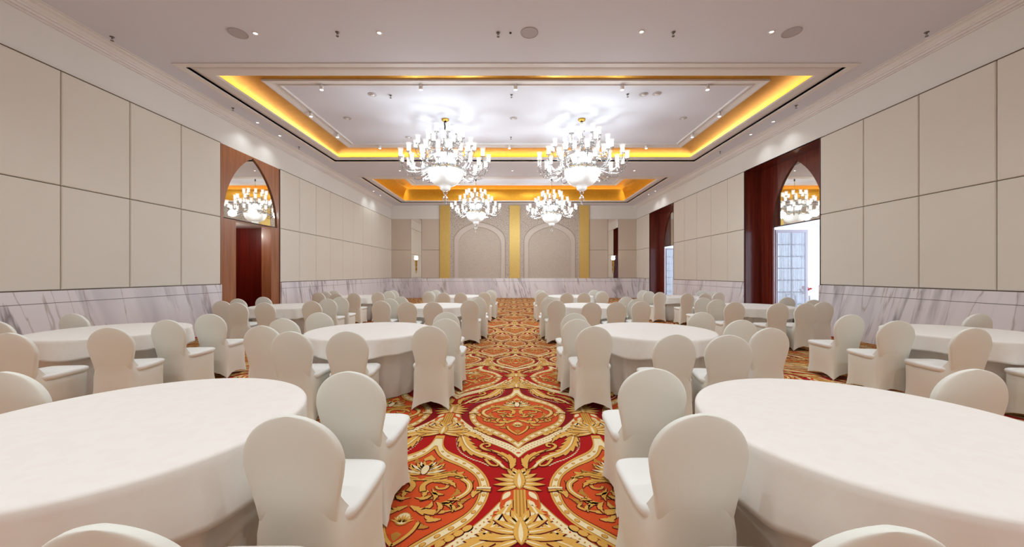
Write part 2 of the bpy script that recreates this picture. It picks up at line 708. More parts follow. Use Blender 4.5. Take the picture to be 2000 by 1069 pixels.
# inside: palm fan, scrolls, leaves, lower shell
for k in range(7):
    an = radians(8 + k * 12)
    figure(lens(0.015, 0.20 + 0.015 * k, an, 0.165 - 0.008 * k, 0.016), 'yarn_cream' if k % 2 else 'yarn_gold', 14, d=0.006)
figure(ell(0, 0.27, 0.028, 0.07), 'yarn_cream', 16, mir=False)
figure([(0, 0.50), (0.05, 0.43), (0.03, 0.40), (0.0, 0.42), (-0.03, 0.40), (-0.05, 0.43)], 'yarn_gold', 14, mir=False)
figure(acanthus([(0.0, 0.13), (0.10, 0.16), (0.19, 0.20), (0.28, 0.19), (0.34, 0.13)], 0.085, 6, 0.35), 'yarn_gold', 14)
tp('yarn_ochre', 16, thick([(0.03, 0.14), (0.11, 0.165), (0.19, 0.195), (0.27, 0.185)], 0.012))
figure(thick([(0.30, 0.15), (0.355, 0.09), (0.365, 0.01), (0.33, -0.06), (0.27, -0.115), (0.20, -0.15)], 0.040, (1.1, 0.7)), 'yarn_gold', 14)
tp('yarn_cream', 16, thick([(0.312, 0.14), (0.358, 0.08), (0.362, 0.01), (0.33, -0.05), (0.27, -0.10)], 0.010))
figure(thick([(0.05, -0.01), (0.035, 0.06), (0.075, 0.115), (0.15, 0.12), (0.205, 0.08), (0.20, 0.03), (0.15, 0.02), (0.13, 0.05)], 0.036, (1.2, 0.5)),
       'yarn_gold', 14)
figure(acanthus([(0.10, 0.105), (0.17, 0.115), (0.24, 0.08), (0.27, 0.03)], 0.075, 5, 0.4), 'yarn_gold', 16)
tp('yarn_ochre', 17, thick([(0.11, 0.10), (0.17, 0.105), (0.23, 0.075)], 0.010))
for k, (x, y, an, l) in enumerate([(0.20, -0.14, -30, 0.11), (0.17, -0.13, -70, 0.12), (0.14, -0.13, -115, 0.10), (0.24, -0.11, 5, 0.08),
                                   (0.12, -0.06, 200, 0.11), (0.20, -0.05, 150, 0.12), (0.26, -0.16, -60, 0.08), (0.11, -0.02, -60, 0.11),
                                   (0.27, -0.07, -100, 0.09)]):
    figure(acanthus([(x, y), (x + l * 0.5 * cos(radians(an + 15)), y + l * 0.5 * sin(radians(an + 15))),
                     (x + l * cos(radians(an - 10)), y + l * sin(radians(an - 10)))], 0.042, 3, 0.4), 'yarn_gold', 14 + 2 * (k % 2), d=0.006)
figure(acanthus([(0.01, -0.17), (0.10, -0.22), (0.20, -0.235), (0.30, -0.21)], 0.075, 5, 0.35), 'yarn_gold', 14)
figure(thick([(0.30, -0.215), (0.34, -0.18), (0.32, -0.15)], 0.018), 'yarn_gold', 14)
tp('yarn_ochre', 20, ell(0, -0.30, 0.050, 0.062, 0, 14), False)
tp('yarn_cream', 21, ell(0, -0.298, 0.042, 0.052, 0, 14), False)
for k in range(4):
    tp('yarn_gold', 22, lens(0.004, -0.335, radians(20 + 22 * k), 0.075, 0.008))
figure(thick([(0.10, -0.33), (0.085, -0.40), (0.045, -0.47), (0.0, -0.52)], 0.022), 'yarn_gold', 14)
tp('yarn_ochre', 13, full([(0.0, -0.41), (0.03, -0.43), (0.02, -0.46), (0.0, -0.49)]), False)
for k, (x, y, an, l, m_) in enumerate([(0.33, 0.17, 150, 0.13, 'yarn_gold'), (0.39, 0.02, 100, 0.11, 'yarn_ochre'), (0.40, -0.08, 60, 0.11, 'yarn_gold'), (0.33, -0.19, 70, 0.12, 'yarn_ochre'),
                                        (0.24, 0.27, 200, 0.13, 'yarn_ochre'), (0.13, 0.36, 215, 0.12, 'yarn_gold'), (0.06, -0.12, 20, 0.12, 'yarn_ochre'), (0.02, 0.02, 300, 0.12, 'yarn_gold'),
                                        (0.23, -0.30, 160, 0.13, 'yarn_gold'), (0.17, -0.37, 150, 0.10, 'yarn_ochre'), (0.28, 0.02, 260, 0.10, 'yarn_ochre'), (0.04, 0.10, 60, 0.10, 'yarn_ochre'),
                                        (0.10, 0.44, 240, 0.09, 'yarn_ochre'), (0.30, 0.24, 190, 0.10, 'yarn_gold')]):
    figure(acanthus([(x, y), (x + l * 0.5 * cos(radians(an + 22)), y + l * 0.5 * sin(radians(an + 22))),
                     (x + l * cos(radians(an - 8)), y + l * sin(radians(an - 8)))], 0.055, 4, 0.4), m_, 13, d=0.005)
# leaf garland beneath the lattice band, on both sides
G = [(0.62, -0.22), (0.54, -0.40), (0.50, -0.58), (0.445, -0.74), (0.36, -0.86), (0.25, -0.93), (0.17, -1.01), (0.115, -1.10), (0.03, -1.16)]
figure(acanthus(G, 0.15, 13, 0.45, 0.5), 'yarn_gold', 6, 'yarn_dark', 0.007)
tp('yarn_ochre', 7, thick([(p[0] + 0.012, p[1] + 0.012) for p in G[1:-1]], 0.030, (0.7, 0.9)))
tp('yarn_cream', 8, thick([(p[0] + 0.004, p[1] + 0.006) for p in G[1:-1]], 0.019, (0.6, 1.1)))
figure(acanthus([(0.06, -1.12), (0.05, -1.02), (0.10, -0.93), (0.19, -0.85), (0.28, -0.80)], 0.10, 6, 0.35), 'yarn_gold', 9, 'yarn_dark', 0.007)
tp('yarn_dark', 10, thick([(0.075, -1.08), (0.09, -0.98), (0.15, -0.90), (0.23, -0.835)], 0.009))
figure(thick([(0.22, -0.83), (0.29, -0.80), (0.325, -0.745), (0.30, -0.70), (0.255, -0.70), (0.25, -0.745), (0.28, -0.76)], 0.026, (1.2, 0.7)), 'yarn_gold', 9)
figure(acanthus([(0.66, -0.10), (0.60, -0.28), (0.50, -0.42), (0.43, -0.56)], 0.12, 6, 0.35), 'yarn_gold', 9, 'yarn_dark', 0.005)
tp('yarn_cream', 10, thick([(0.64, -0.16), (0.58, -0.31), (0.50, -0.43)], 0.014))
figure(thick([(0.27, -0.97), (0.22, -1.06), (0.17, -1.075), (0.165, -1.04)], 0.024, (1, 0.6)), 'yarn_gold', 9)
DOTS = resample(smooth_curve([(0.555, -0.60), (0.525, -0.76), (0.475, -0.87), (0.385, -0.965), (0.30, -1.02), (0.24, -1.07)], 5), 20)
for k, p in enumerate(DOTS):
    tp('yarn_cream', 5, ell(p[0], p[1], 0.010 if k < 10 else 0.014, 0.007, 0.3, 7))
# node on the axis: jagged palmette, fluted column with white leaves, second palmette
figure(full([(0.0, -1.36), (0.07, -1.35), (0.115, -1.45), (0.13, -1.57), (0.12, -1.62), (0.165, -1.63), (0.18, -1.74), (0.16, -1.80), (0.06, -1.76), (0.0, -1.74)]),
       'yarn_orange', 7, 'yarn_ochre', 0.006, mir=False)


def palmette(y0, w, h, layer):
    yc = y0 - h * 0.62
    for k, an in enumerate((-24, -6, 12, 30, 50, 70)):
        l = w * (1.0 - 0.10 * abs(k - 1.5)) * (1.12 if k < 3 else 1.0)
        x0, yb = 0.01, yc - 0.05 + 0.028 * k
        figure(lens(x0, yb, radians(an), l, 0.024), 'yarn_gold', layer, 'yarn_dark', 0.005)
        tp('yarn_cream', layer + 1, lens(x0, yb, radians(an), l * 0.62, 0.006))
    figure(lens(0, y0 - h, pi / 2, h * 1.08, 0.042), 'yarn_gold', layer + 2, 'yarn_ochre', 0.004, mir=False)
    tp('yarn_cream', layer + 3, lens(0, y0 - h * 0.95, pi / 2, h * 0.8, 0.014), False)


palmette(-1.15, 0.165, 0.24, 12)
for k in range(-3, 4):
    tp('yarn_gold' if k % 2 else 'yarn_ochre', 9, [(k * 0.0115 - 0.006, -1.40), (k * 0.0115 + 0.006, -1.40), (k * 0.0115 + 0.006, -1.70), (k * 0.0115 - 0.006, -1.70)], False)
for x, y, an, l, w_ in ((0.065, -1.42, -62, 0.11, 0.022), (0.06, -1.52, -62, 0.08, 0.018), (0.045, -1.66, 5, 0.055, 0.016), (0.09, -1.655, -55, 0.13, 0.034),
                        (0.075, -1.795, 8, 0.09, 0.014)):
    tp('yarn_cream', 10, lens(x, y, radians(an), l, w_))
palmette(-1.70, 0.21, 0.22, 12)
figure(acanthus([(0.02, -1.80), (0.12, -1.86), (0.24, -1.90), (0.36, -1.99), (0.42, -2.10)], 0.14, 7, 0.35), 'yarn_gold', 10, 'yarn_dark', 0.006)
tp('yarn_cream', 11, thick([(0.04, -1.815), (0.14, -1.865), (0.25, -1.92), (0.33, -1.98)], 0.016, (1, 0.4)))

# lay the tile out over the hall
NAMES = ['yarn_red', 'yarn_maroon', 'yarn_gold', 'yarn_cream', 'yarn_orange', 'yarn_ochre', 'yarn_dark']
tv, tf, tm_ = [], [], []
for m_, layer, poly, mir in tile:
    for sgn in ((1, -1) if mir else (1,)):
        pp = [(p[0] * sgn, p[1]) for p in poly]
        tri = tessellate_polygon([[Vector((p[0], p[1], 0)) for p in pp]])
        b = len(tv)
        tv += [(p[0], p[1], layer * 0.0004) for p in pp]
        for t3 in tri:
            a_, b_, c_ = (tv[b + i] for i in t3)
            ar = (b_[0] - a_[0]) * (c_[1] - a_[1]) - (c_[0] - a_[0]) * (b_[1] - a_[1])
            t3 = t3 if ar > 0 else t3[::-1]
            tf.append(tuple(b + i for i in t3))
            tm_.append(NAMES.index(m_))
carpet_v = [(XL - 0.3, YB, -0.0005), (XR + 0.9, YB, -0.0005), (XR + 0.9, YF, -0.0005), (XL - 0.3, YF, -0.0005)]
carpet_f = [(0, 1, 2, 3)]
carpet_m = [0]
for j in range(-5, 17):
    cyy = j * HY
    yy = to_floor((0, cyy))[1]
    s_ = interp(yy, [5.5, 6.43, 7.25, 8.7, 9.3, 10.3], [1.0, 1.55, 1.85, 2.5, 2.3, 1.15])
    nx = int(8.2 * s_ / (2 * HX)) + 1
    for i in range(-nx, nx + 1):
        cxx = (2 * i + (j % 2)) * HX
        ok = []
        base = len(carpet_v)
        pts = []
        for (x, y, z) in tv:
            X, Y = to_floor((x + cxx, y + cyy))
            pts.append((min(max(X, XL), XR), min(max(Y, YB), YF), z))
        if max(p[1] for p in pts) <= 0.6 or min(p[1] for p in pts) >= YF:
            continue
        if min(p[0] for p in pts) >= XR or max(p[0] for p in pts) <= XL:
            continue
        carpet_v += pts
        carpet_f += [tuple(base + q for q in f_) for f_ in tf]
        carpet_m += [0 if (q == 1 and j % 2) else q for q in tm_]
floor = mesh('floor', carpet_v, carpet_f, None, mats=NAMES, fm=carpet_m)
struct(floor, 'patterned red and gold ballroom carpet with ogee medallions')


# --- ceiling with two coffers
C1 = (-6.72, 6.84, 7.61, 14.0)
C2 = (-6.68, 6.82, 16.3, 22.1)


def rect_frame(b0, in0, b1, in1, z):
    """flat ring between two inset rectangles"""
    pass


def sweep_rect(b, prof, name, mat_, parent=None, smooth=False):
    """sweep profile [(inset,z)] around rectangle b=(x0,x1,y0,y1), mitred"""
    vs, fs = [], []
    for d, z in prof:
        vs += [(b[0] + d, b[2] + d, z), (b[1] - d, b[2] + d, z), (b[1] - d, b[3] - d, z), (b[0] + d, b[3] - d, z)]
    for i in range(len(prof) - 1):
        for k in range(4):
            k2 = (k + 1) % 4
            fs.append((i * 4 + k, i * 4 + k2, (i + 1) * 4 + k2, (i + 1) * 4 + k))
    return mesh(name, vs, fs, mat_, parent, smooth)


ceil = MB()
xs0, xs1 = XL - 0.3, XR + 0.3


def slab(x0, x1, y0, y1):
    ceil.box(x0, x1, y0, y1, ZC, ZC + 0.08)


slab(xs0, xs1, YB, C1[2])
slab(xs0, C1[0], C1[2], C1[3]); slab(C1[1], xs1, C1[2], C1[3])
slab(xs0, xs1, C1[3], C2[2])
slab(xs0, C2[0], C2[2], C2[3]); slab(C2[1], xs1, C2[2], C2[3])
slab(xs0, xs1, C2[3], YF + 0.2)
ceiling = struct(ceil.obj('ceiling', 'ceiling_paint'), 'mauve white ceiling around two gold coffers')


def coffer(b, rise, tr):
    zt = ZC + rise
    o = struct(sweep_rect(b, [(-0.15, ZC - 0.001), (-0.15, ZC - 0.014), (-0.03, ZC - 0.014), (-0.03, ZC - 0.006), (0, ZC - 0.006), (0, ZC + 0.05), (0.07, ZC + 0.05),
                              (0.08, ZC + 0.03), (0.13, ZC + 0.015), (0.20, ZC + 0.01), (0.34, ZC + 0.005), (0.34, ZC + 0.055), (0.31, ZC + 0.055),
                              (0.31, ZC + 0.025), (0.19, ZC + 0.025)], tr, 'white_molding'),
               'stepped white moulding around the ' + ('near' if rise < 0.5 else 'far') + ' coffer')
    prof = [(0.19 + 0.73 * (1 - cos(pi / 2 * k / 14)), ZC + 0.025 + (rise - 0.045) * sin(pi / 2 * k / 14)) for k in range(15)]
    g = sweep_rect(b, prof, 'gold_cove', 'gold_leaf', o)
    for p in g.data.polygons:
        p.use_smooth = True
    g.data.set_sharp_from_angle(angle=radians(50))
    sweep_rect(b, [(0.92, zt + 0.02), (0.92, zt - 0.06), (0.96, zt - 0.065), (1.02, zt - 0.05), (1.06, zt - 0.035), (1.12, zt - 0.035), (1.12, zt - 0.01),
                   (1.17, zt - 0.01), (1.17, zt - 0.045), (1.21, zt - 0.045), (1.21, zt)], 'upper_moulding', 'white_molding', o)
    sweep_rect(b, [(1.125, zt - 0.008), (1.165, zt - 0.008)], 'track_groove', 'track_grey', o)
    MB().box(b[0] + 1.0, b[1] - 1.0, b[2] + 1.0, b[3] - 1.0, zt, zt + 0.05).obj('upper_ceiling', 'ceiling_paint', o)
    # hidden warm cove strips lie in the ledge and shine up
    d = 0.25
    x0, x1, y0, y1 = b[0] + d, b[1] - d, b[2] + d, b[3] - d
    for (cx, cyy, lx, ly) in (((x0 + x1) / 2, y0, x1 - x0, 0.05), ((x0 + x1) / 2, y1, x1 - x0, 0.05), (x0, (y0 + y1) / 2, 0.05, y1 - y0), (x1, (y0 + y1) / 2, 0.05, y1 - y0)):
        light('cove_strip', 'AREA', (cx, cyy, ZC + 0.035), P_COVE * max(lx, ly), (1.0, 0.90, 0.66), rot=(pi, 0, 0), shape='RECTANGLE', size=lx, size_y=ly)
    return zt


coffer(C1, 0.26, 'trim_1')
coffer(C2, 0.86, 'trim_2')

struct(MB().box(XL - 0.3, XR + 0.3, YB - 0.2, YB, 0, ZC).obj('wall_back', 'wall_plaster'), 'plain plaster wall behind the viewer')

# --- cornices along the side walls
for side, X0, sg in (('left', XL, 1), ('right', XR, -1)):
    prof = [(0, 5.56), (0.03, 5.56), (0.03, 5.585), (0.07, 5.59), (0.075, 5.62), (0.11, 5.625), (0.115, 5.65), (0.13, 5.655), (0.17, 5.695), (0.23, 5.71), (0.23, 5.728), (0.28, 5.73), (0.28, ZC), (0, ZC)]
    m = MB().prism([(X0 + sg * p[0], p[1]) for p in prof], 'y', YB, YF)
    struct(m.obj('trim_3' if side == 'left' else 'trim_4', 'white_molding'), 'stepped white cornice above the %s wall' % side)


# --- side walls
def arch_pts(y0, y1, zb, zt, n=14):
    a = (y1 - y0) / 2
    h = zt - zb
    R = (a * a + h * h) / (2 * a)
    c0 = (y0 + y1) / 2
    left = []
    for k in range(n + 1):
        z = h * k / n
        x = -(a - R) - sqrt(max(R * R - z * z, 0))      # from -a at z=0 to 0 at z=h
        left.append((c0 + x, zb + z))
    right = [(2 * c0 - p[0], p[1]) for p in left[::-1][1:]]
    return left, right


def padded(name, parent, plane, sg, a0, a1, z0, z1, mat_='panel_fabric', axis='x'):
    """soft fabric panel with pillowed edge on a wall plane"""
    g = 0.007
    a0 += g; a1 -= g; z0 += g; z1 -= g
    vs, fs = [], []
    prof = [(0, 0.0), (0, 0.022), (0.006, 0.031), (0.018, 0.036)]
    for d, h in prof:
        for (a, z) in ((a0 + d, z0 + d), (a1 - d, z0 + d), (a1 - d, z1 - d), (a0 + d, z1 - d)):
            vs.append((plane + sg * h, a, z) if axis == 'x' else (a, plane + sg * h, z))
    for i in range(len(prof) - 1):
        for k in range(4):
            k2 = (k + 1) % 4
            fs.append((i * 4 + k, i * 4 + k2, (i + 1) * 4 + k2, (i + 1) * 4 + k))
    fs.append((12, 13, 14, 15))
    return fix_normals(mesh(name, vs, fs, mat_, parent))


def side_wall(side, X0, sg, openings, joints, dado_mat):
    """X0 inner plane, sg=+1 left wall (room on +x)"""
    back = X0 - sg * 0.3
    m = MB()
    edges = [YB] + [e for o_ in openings for e in o_] + [YF + 0.2]
    for i in range(0, len(edges), 2):
        m.box(back, X0, edges[i], edges[i + 1], 0, ZC)
    for o_ in openings:
        m.box(back, X0, o_[0], o_[1], Z_TOP, ZC)
    w = struct(m.obj('wall_' + side, 'wall_plaster'), 'pale plaster band above the fabric panels on the %s wall' % side)
    # backing strip behind the panels
    for i in range(0, len(edges), 2):
        e1 = min(edges[i + 1], YF)
        MB().box(X0, X0 + sg * 0.008, edges[i], e1, Z_DADO, Z_TOP).obj('panel_backing', 'joint_brown', w)
        MB().box(X0 + sg * 0.008, X0 + sg * 0.040, edges[i], e1, Z_TOP - 0.004, Z_TOP + 0.006).obj('picture_rail', 'joint_brown', w)
        js = [edges[i]] + [j for j in joints if edges[i] + 0.2 < j < e1 - 0.2] + [e1]
        for a0, a1 in zip(js, js[1:]):
            padded('fabric_panel', w, X0 + sg * 0.006, sg, a0, a1, Z_DADO + 0.01, Z_MID)
            padded('fabric_panel', w, X0 + sg * 0.006, sg, a0, a1, Z_MID, Z_TOP)
        d = MB()
        d.box(X0, X0 + sg * 0.075, edges[i], e1, 0, 1.02)
        d.box(X0, X0 + sg * 0.072, edges[i], e1, 1.02, 1.026)
        d.box(X0, X0 + sg * 0.075, edges[i], e1, 1.026, Z_DADO)
        d.obj('marble_dado', dado_mat, w)
        MB().box(X0 + sg * 0.075, X0 + sg * 0.0765, edges[i], e1, 1.018, 1.027).obj('dado_joint', 'grey_metal', w)
    return w


LJ = [-0.57, 0.56, 1.69, 2.82, 3.95, 5.08, 6.21, 7.33, 8.46, 13.15, 14.25, 15.36, 16.5, 17.6, 18.72, 19.85, 21.0, 22.0]
RJ = [-0.83, 0.29, 1.41, 2.53, 3.65, 4.77, 5.90, 7.03, 8.14, 13.3, 14.4, 15.52, 16.65, 21.95]
side_wall('left', XL, 1, [(9.6, 12.07)], LJ, 'marble_left')
side_wall('right', XR, -1, [(9.28, 12.33), (17.76, 20.9)], RJ, 'marble_right')


def surround(name, plane, th, y0, y1, o0, o1, zdoor, a0, a1, zt, mat_, lab, sg):
    """timber screen with a doorway and a pointed mirror above it; plane = front face, thickness th away from the room"""
    bk = plane - sg * th
    m = MB()
    m.box(plane, bk, y0, o0, 0, zdoor)
    m.box(plane, bk, o1, y1, 0, zdoor)
    L, R = arch_pts(a0, a1, zdoor + 0.012, zt)
    c0 = (a0 + a1) / 2
    m.prism([(y0, zdoor)] + [(a0, zdoor)] + L + [(c0, Z_TOP), (y0, Z_TOP)], 'x', plane, bk)
    m.prism([(y1, zdoor), (y1, Z_TOP), (c0, Z_TOP)] + R[::1][0:0] + [L[-1]] + R + [(a1, zdoor)], 'x', plane, bk)
    if o0 < a0 or o1 > a1:
        pass
    o = struct(m.obj(name, mat_), lab)
    # mirror in the pointed head
    MB().prism(L + R, 'x', bk + sg * 0.012, bk - sg * 0.006).obj('arch_mirror', 'mirror_glass', o)
    MB().box(plane, bk, min(o0, a0), max(o1, a1), zdoor - 0.012, zdoor + 0.012).obj('mirror_sill', 'dark_edge', o)
    for ye in (y0, y1):
        MB().box(plane + sg * 0.012, plane - sg * 0.01, ye - 0.015, ye + 0.015, 0, Z_TOP).obj('edge_strip', 'dark_edge', o)
    return o


# left doorway: light walnut screen, dark vestibule behind
d1 = surround('door_1', XL + 0.01, 0.05, 9.6, 12.07, 10.17, 11.65, 2.98, 9.73, 11.95, 4.87, 'walnut_light',
              'walnut doorway with pointed arch mirror on the left wall', 1)
MB().box(XL - 0.3, XL - 0.04, 9.6, 12.07, 2.99, Z_TOP).obj('infill', 'wall_plaster', d1)
v_ = MB()
v_.box(-9.7, XL - 0.3, 12.1, 12.16, 0, 2.98)
v_.box(-9.76, -9.7, 9.5, 12.1, 0, 2.98)
v_.box(-9.7, XL - 0.3, 9.44, 9.5, 0, 2.98)
v_.obj('vestibule_panelling', 'mahogany_dark', d1)
MB().box(XL - 0.3, XL - 0.04, 11.66, 11.72, 0, 2.98).box(XL - 0.3, XL - 0.04, 10.10, 10.16, 0, 2.98).obj('jamb', 'walnut_light', d1)
MB().box(-9.76, XL - 0.3, 9.44, 12.16, 2.98, 3.04).obj('vestibule_ceiling', 'wall_plaster', d1)
light('vestibule_fill', 'POINT', (-8.7, 10.6, 2.8), 30, (1, 0.93, 0.85), d1, shadow_soft_size=0.1)  # unseen fill light, added to brighten the dark vestibule panelling
MB().box(-9.76, XL - 0.3, 9.44, 12.16, -0.02, 0.0).obj('vestibule_floor', 'yarn_maroon', d1)

# right doorways: deep polished mahogany recesses
for n_, (y0, y1, lab) in enumerate([(9.28, 12.33, 'deep mahogany recess with pointed arch mirror nearest on the right wall'),
                                    (17.76, 20.9, 'deep mahogany recess with pointed arch mirror far along the right wall')]):
    c0 = (y0 + y1) / 2
    o0, o1 = c0 - 0.97, c0 + 0.97
    XI = 8.24
    d2 = surround('door_%d' % (n_ + 2), XI, 0.05, y0, y1, o0, o1, 2.98, o0, o1, 4.80, 'mahogany', lab, -1)
    m = MB()
    m.box(XR + 0.0, XI + 0.05, y1 - 0.02, y1 + 0.02, 0, Z_TOP)
    m.box(XR + 0.0, XI + 0.05, y0 - 0.02, y0 + 0.02, 0, Z_TOP)
    m.box(XR + 0.0, XI + 0.05, y0, y1, Z_TOP - 0.001, Z_TOP + 0.03)
    m.obj('recess_lining', 'mahogany', d2)
    MB().box(XR - 0.045, XR + 0.0, y0 - 0.012, y0 + 0.012, 0, Z_TOP).box(XR - 0.045, XR, y1 - 0.012, y1 + 0.012, 0, Z_TOP).obj('edge_strip', 'dark_edge', d2)
    MB().box(XI + 0.05, XI + 0.09, y0 - 0.3, y1 + 0.3, 2.98, 5.0).obj('lounge_side_panel', 'lounge_wall', d2)
    # French door leaf folded back into the lounge, with sheer curtain
    lf = empty('glazed_door_leaf', (XI + 0.12, o1 + 0.06, 0))
    tag(lf, 'grey framed glazed door leaf with sheer curtain in the ' + ('nearest' if n_ == 0 else 'farthest') + ' right doorway', 'door', 'glazed door leaves')
    fr = MB()
    W_, H_ = 1.02, 2.9
    for (a, b_) in ((0, 0.07), (W_ - 0.07, W_)):
        fr.box(a, b_, -0.025, 0.025, 0.01, H_)
    for (a, b_) in ((0.01, 0.16), (H_ - 0.09, H_)):
        fr.box(0.07, W_ - 0.07, -0.025, 0.025, a, b_)
    fr.obj('frame', 'door_frame_paint', lf)
    mu = MB().box(W_ / 2 - 0.012, W_ / 2 + 0.012, -0.014, 0.014, 0.16, H_ - 0.09)
    for k in range(1, 7):
        z = 0.16 + (H_ - 0.25) * k / 7
        mu.box(0.07, W_ - 0.07, -0.013, 0.013, z - 0.011, z + 0.011)
    mu.obj('glazing_bars', 'pewter', lf)
    MB().box(0.07, W_ - 0.07, -0.004, 0.004, 0.16, H_ - 0.09).obj('pane', 'window_glass', lf)
    cv, cf = [], []
    nseg = 60
    for k in range(nseg + 1):
        x = 0.08 + (W_ - 0.16) * k / nseg
        yy = -0.06 + 0.018 * sin(k * 1.9) + 0.008 * sin(k * 0.7)
        cv += [(x, yy, 0.1), (x, yy, H_ - 0.1)]
    cf = [(2 * k, 2 * k + 2, 2 * k + 3, 2 * k + 1) for k in range(nseg)]
    mesh('curtain', cv, cf, 'sheer_curtain', lf, True)

# side lounge beyond the right doorways
XW = 12.9
m = MB()
m.box(8.3, XW + 0.2, 8.0, 22.6, -0.06, -0.0)
lou = struct(m.obj('lounge_floor', 'lounge_floor'), 'pale stone floor of the lounge beyond the right doorways')
lf_ = lou
struct(MB().box(8.34, XW + 0.2, 8.0, 22.6, 3.3, 3.36).obj('lounge_ceiling', 'lounge_wall'), 'white ceiling of the bright side lounge')
m = MB()
m.box(8.34, XW, 22.5, 22.6, 0, 3.3)
m.box(8.34, XW, 8.0, 8.1, 0, 3.3)
m.box(8.34, XW, 14.2, 14.3, 0, 3.3)
wins = [(8.6, 10.2), (10.4, 12.0), (12.2, 13.8), (15.2, 16.9), (17.1, 18.8), (19.0, 20.7), (20.9, 22.2)]
ys = 8.0
for a, b_ in wins:
    m.box(XW, XW + 0.15, ys, a, 0, 3.3)
    m.box(XW, XW + 0.15, a, b_, 0, 0.35)
    m.box(XW, XW + 0.15, a, b_, 3.0, 3.3)
    ys = b_
m.box(XW, XW + 0.15, ys, 22.6, 0, 3.3)
struct(m.obj('wall_lounge', 'lounge_wall'), 'white window wall of the side lounge')
for i, (a, b_) in enumerate(wins):
    f = MB()
    for k in range(3):
        x = lerp(a + 0.02, b_ - 0.02, k / 2)
        f.box(XW + 0.03, XW + 0.08, x - 0.025, x + 0.025, 0.35, 3.0)
    for k in range(9):
        z = lerp(0.37, 2.98, k / 8)
        f.box(XW + 0.035, XW + 0.075, a, b_, z - 0.014, z + 0.014)
    w = struct(f.obj('window_%d' % (i + 1), 'white_metal'), 'white barred lounge window, number %d from the near end' % (i + 1))
    MB().box(XW + 0.05, XW + 0.056, a, b_, 0.35, 3.0).obj('pane', 'window_glass', w)

# small console with flowers seen through the nearest doorway
ct = empty('console_table', (10.3, 13.2, 0))
tag(ct, 'small white console table in the lounge behind the nearest right doorway', 'table')
MB().box(-0.45, 0.45, -0.25, 0.25, 0.74, 0.78).obj('tabletop', 'white_metal', ct)
MB().box(-0.42, 0.42, -0.22, 0.22, 0.36, 0.39).obj('shelf', 'white_metal', ct)
for sx in (-1, 1):
    for sy in (-1, 1):
        MB().box(sx * 0.42 - 0.018, sx * 0.42 + 0.018, sy * 0.22 - 0.018, sy * 0.22 + 0.018, 0, 0.74).obj('leg', 'pewter', ct)
fl = empty('flower_bowl', (10.35, 13.15, 0.78))
tag(fl, 'bowl of coral red flowers on the white lounge console', 'flowers')
MB().lathe([(0.06, 0), (0.12, 0.05), (0.15, 0.12), (0.14, 0.12), (0.1, 0.06)], 16).obj('bowl', 'white_metal', fl, True)
m = MB()
for k in range(26):
    a, r_, z = random.random() * 6.28, random.random() * 0.17, 0.13 + random.random() * 0.13
    m.lathe([(0.012, -0.03), (0.045, 0), (0.05, 0.02), (0.02, 0.035)], 7, (r_ * cos(a), r_ * sin(a), z))
m.obj('blossoms', 'red_flower', fl, True)

# --- end wall
wf = struct(MB().box(XL - 0.3, XR + 0.3, YF, YF + 0.2, 0, ZC).obj('wall_far', 'wall_plaster'), 'plaster end wall above the panels')
d = MB()
d.box(XL, XR, YF - 0.12, YF, 0, 1.02).box(XL, XR, YF - 0.12, YF, 1.026, Z_DADO)
d.obj('marble_dado', 'marble_far', wf)
MB().box(XL, XR, YF - 0.1215, YF - 0.12, 1.016, 1.028).obj('dado_joint', 'grey_metal', wf)
PX = [(-4.54, -3.90), (-0.22, 0.43), (4.11, 4.72)]
MX = [(-6.35, -5.68), (5.90, 6.53)]
for a, b_ in ((XL, PX[0][0]), (PX[2][1], XR)):
    MB().box(a, b_, YF - 0.008, YF, Z_DADO, Z_TOP).obj('panel_backing', 'joint_brown', wf)
for a, b_ in ((XL, MX[0][0]), (MX[0][1], PX[0][0]), (PX[2][1], MX[1][0]), (MX[1][1], XR)):
    padded('fabric_panel', wf, YF - 0.006, -1, a, b_, Z_DADO + 0.01, Z_MID, 'panel_fabric_far', 'y')
    padded('fabric_panel', wf, YF - 0.006, -1, a, b_, Z_MID, Z_TOP, 'panel_fabric_far', 'y')
for i, (a, b_) in enumerate(PX):
    struct(bevel(MB().box(a, b_, YF - 0.11, YF, Z_DADO, ZC).obj('trim_%d' % (5 + i), 'gold_pilaster'), 0.01),
           ('left', 'middle', 'right')[i] + ' gold leaf pilaster on the end wall')
for i, (a, b_) in enumerate(MX):
    mr = MB().box(a, b_, YF - 0.03, YF - 0.012, Z_DADO + 0.01, Z_TOP).obj('wall_mirror', 'mirror_glass')
    tag(mr, 'tall narrow wall mirror behind the %s sconce on the end wall' % ('left' if i == 0 else 'right'), 'mirror', 'tall narrow mirrors on the end wall')
    MB().box(a - 0.012, a + 0.006, YF - 0.035, YF - 0.01, Z_DADO, Z_TOP).box(b_ - 0.006, b_ + 0.012, YF - 0.035, YF - 0.01, Z_DADO, Z_TOP).obj('bevelled_edge', 'grey_metal', mr)


def ogee_arch(cx, a, zb, zs, zt, n=10):
    """round-shouldered pointed arch outline, from bottom left over the apex to bottom right"""
    L = [(cx - a, zb)]
    h = zt - zs
    for k in range(n + 1):
        t_ = k / n
        ang = t_ * pi / 2
        x = -a * cos(ang) ** 0.9 if k < n else 0
        z = zs + h * (sin(ang) ** 1.0 * 0.86 + 0.14 * t_ ** 3)
        L.append((cx + x, z))
    R = [(2 * cx - p[0], p[1]) for p in L[::-1][1:]]
    return L + R


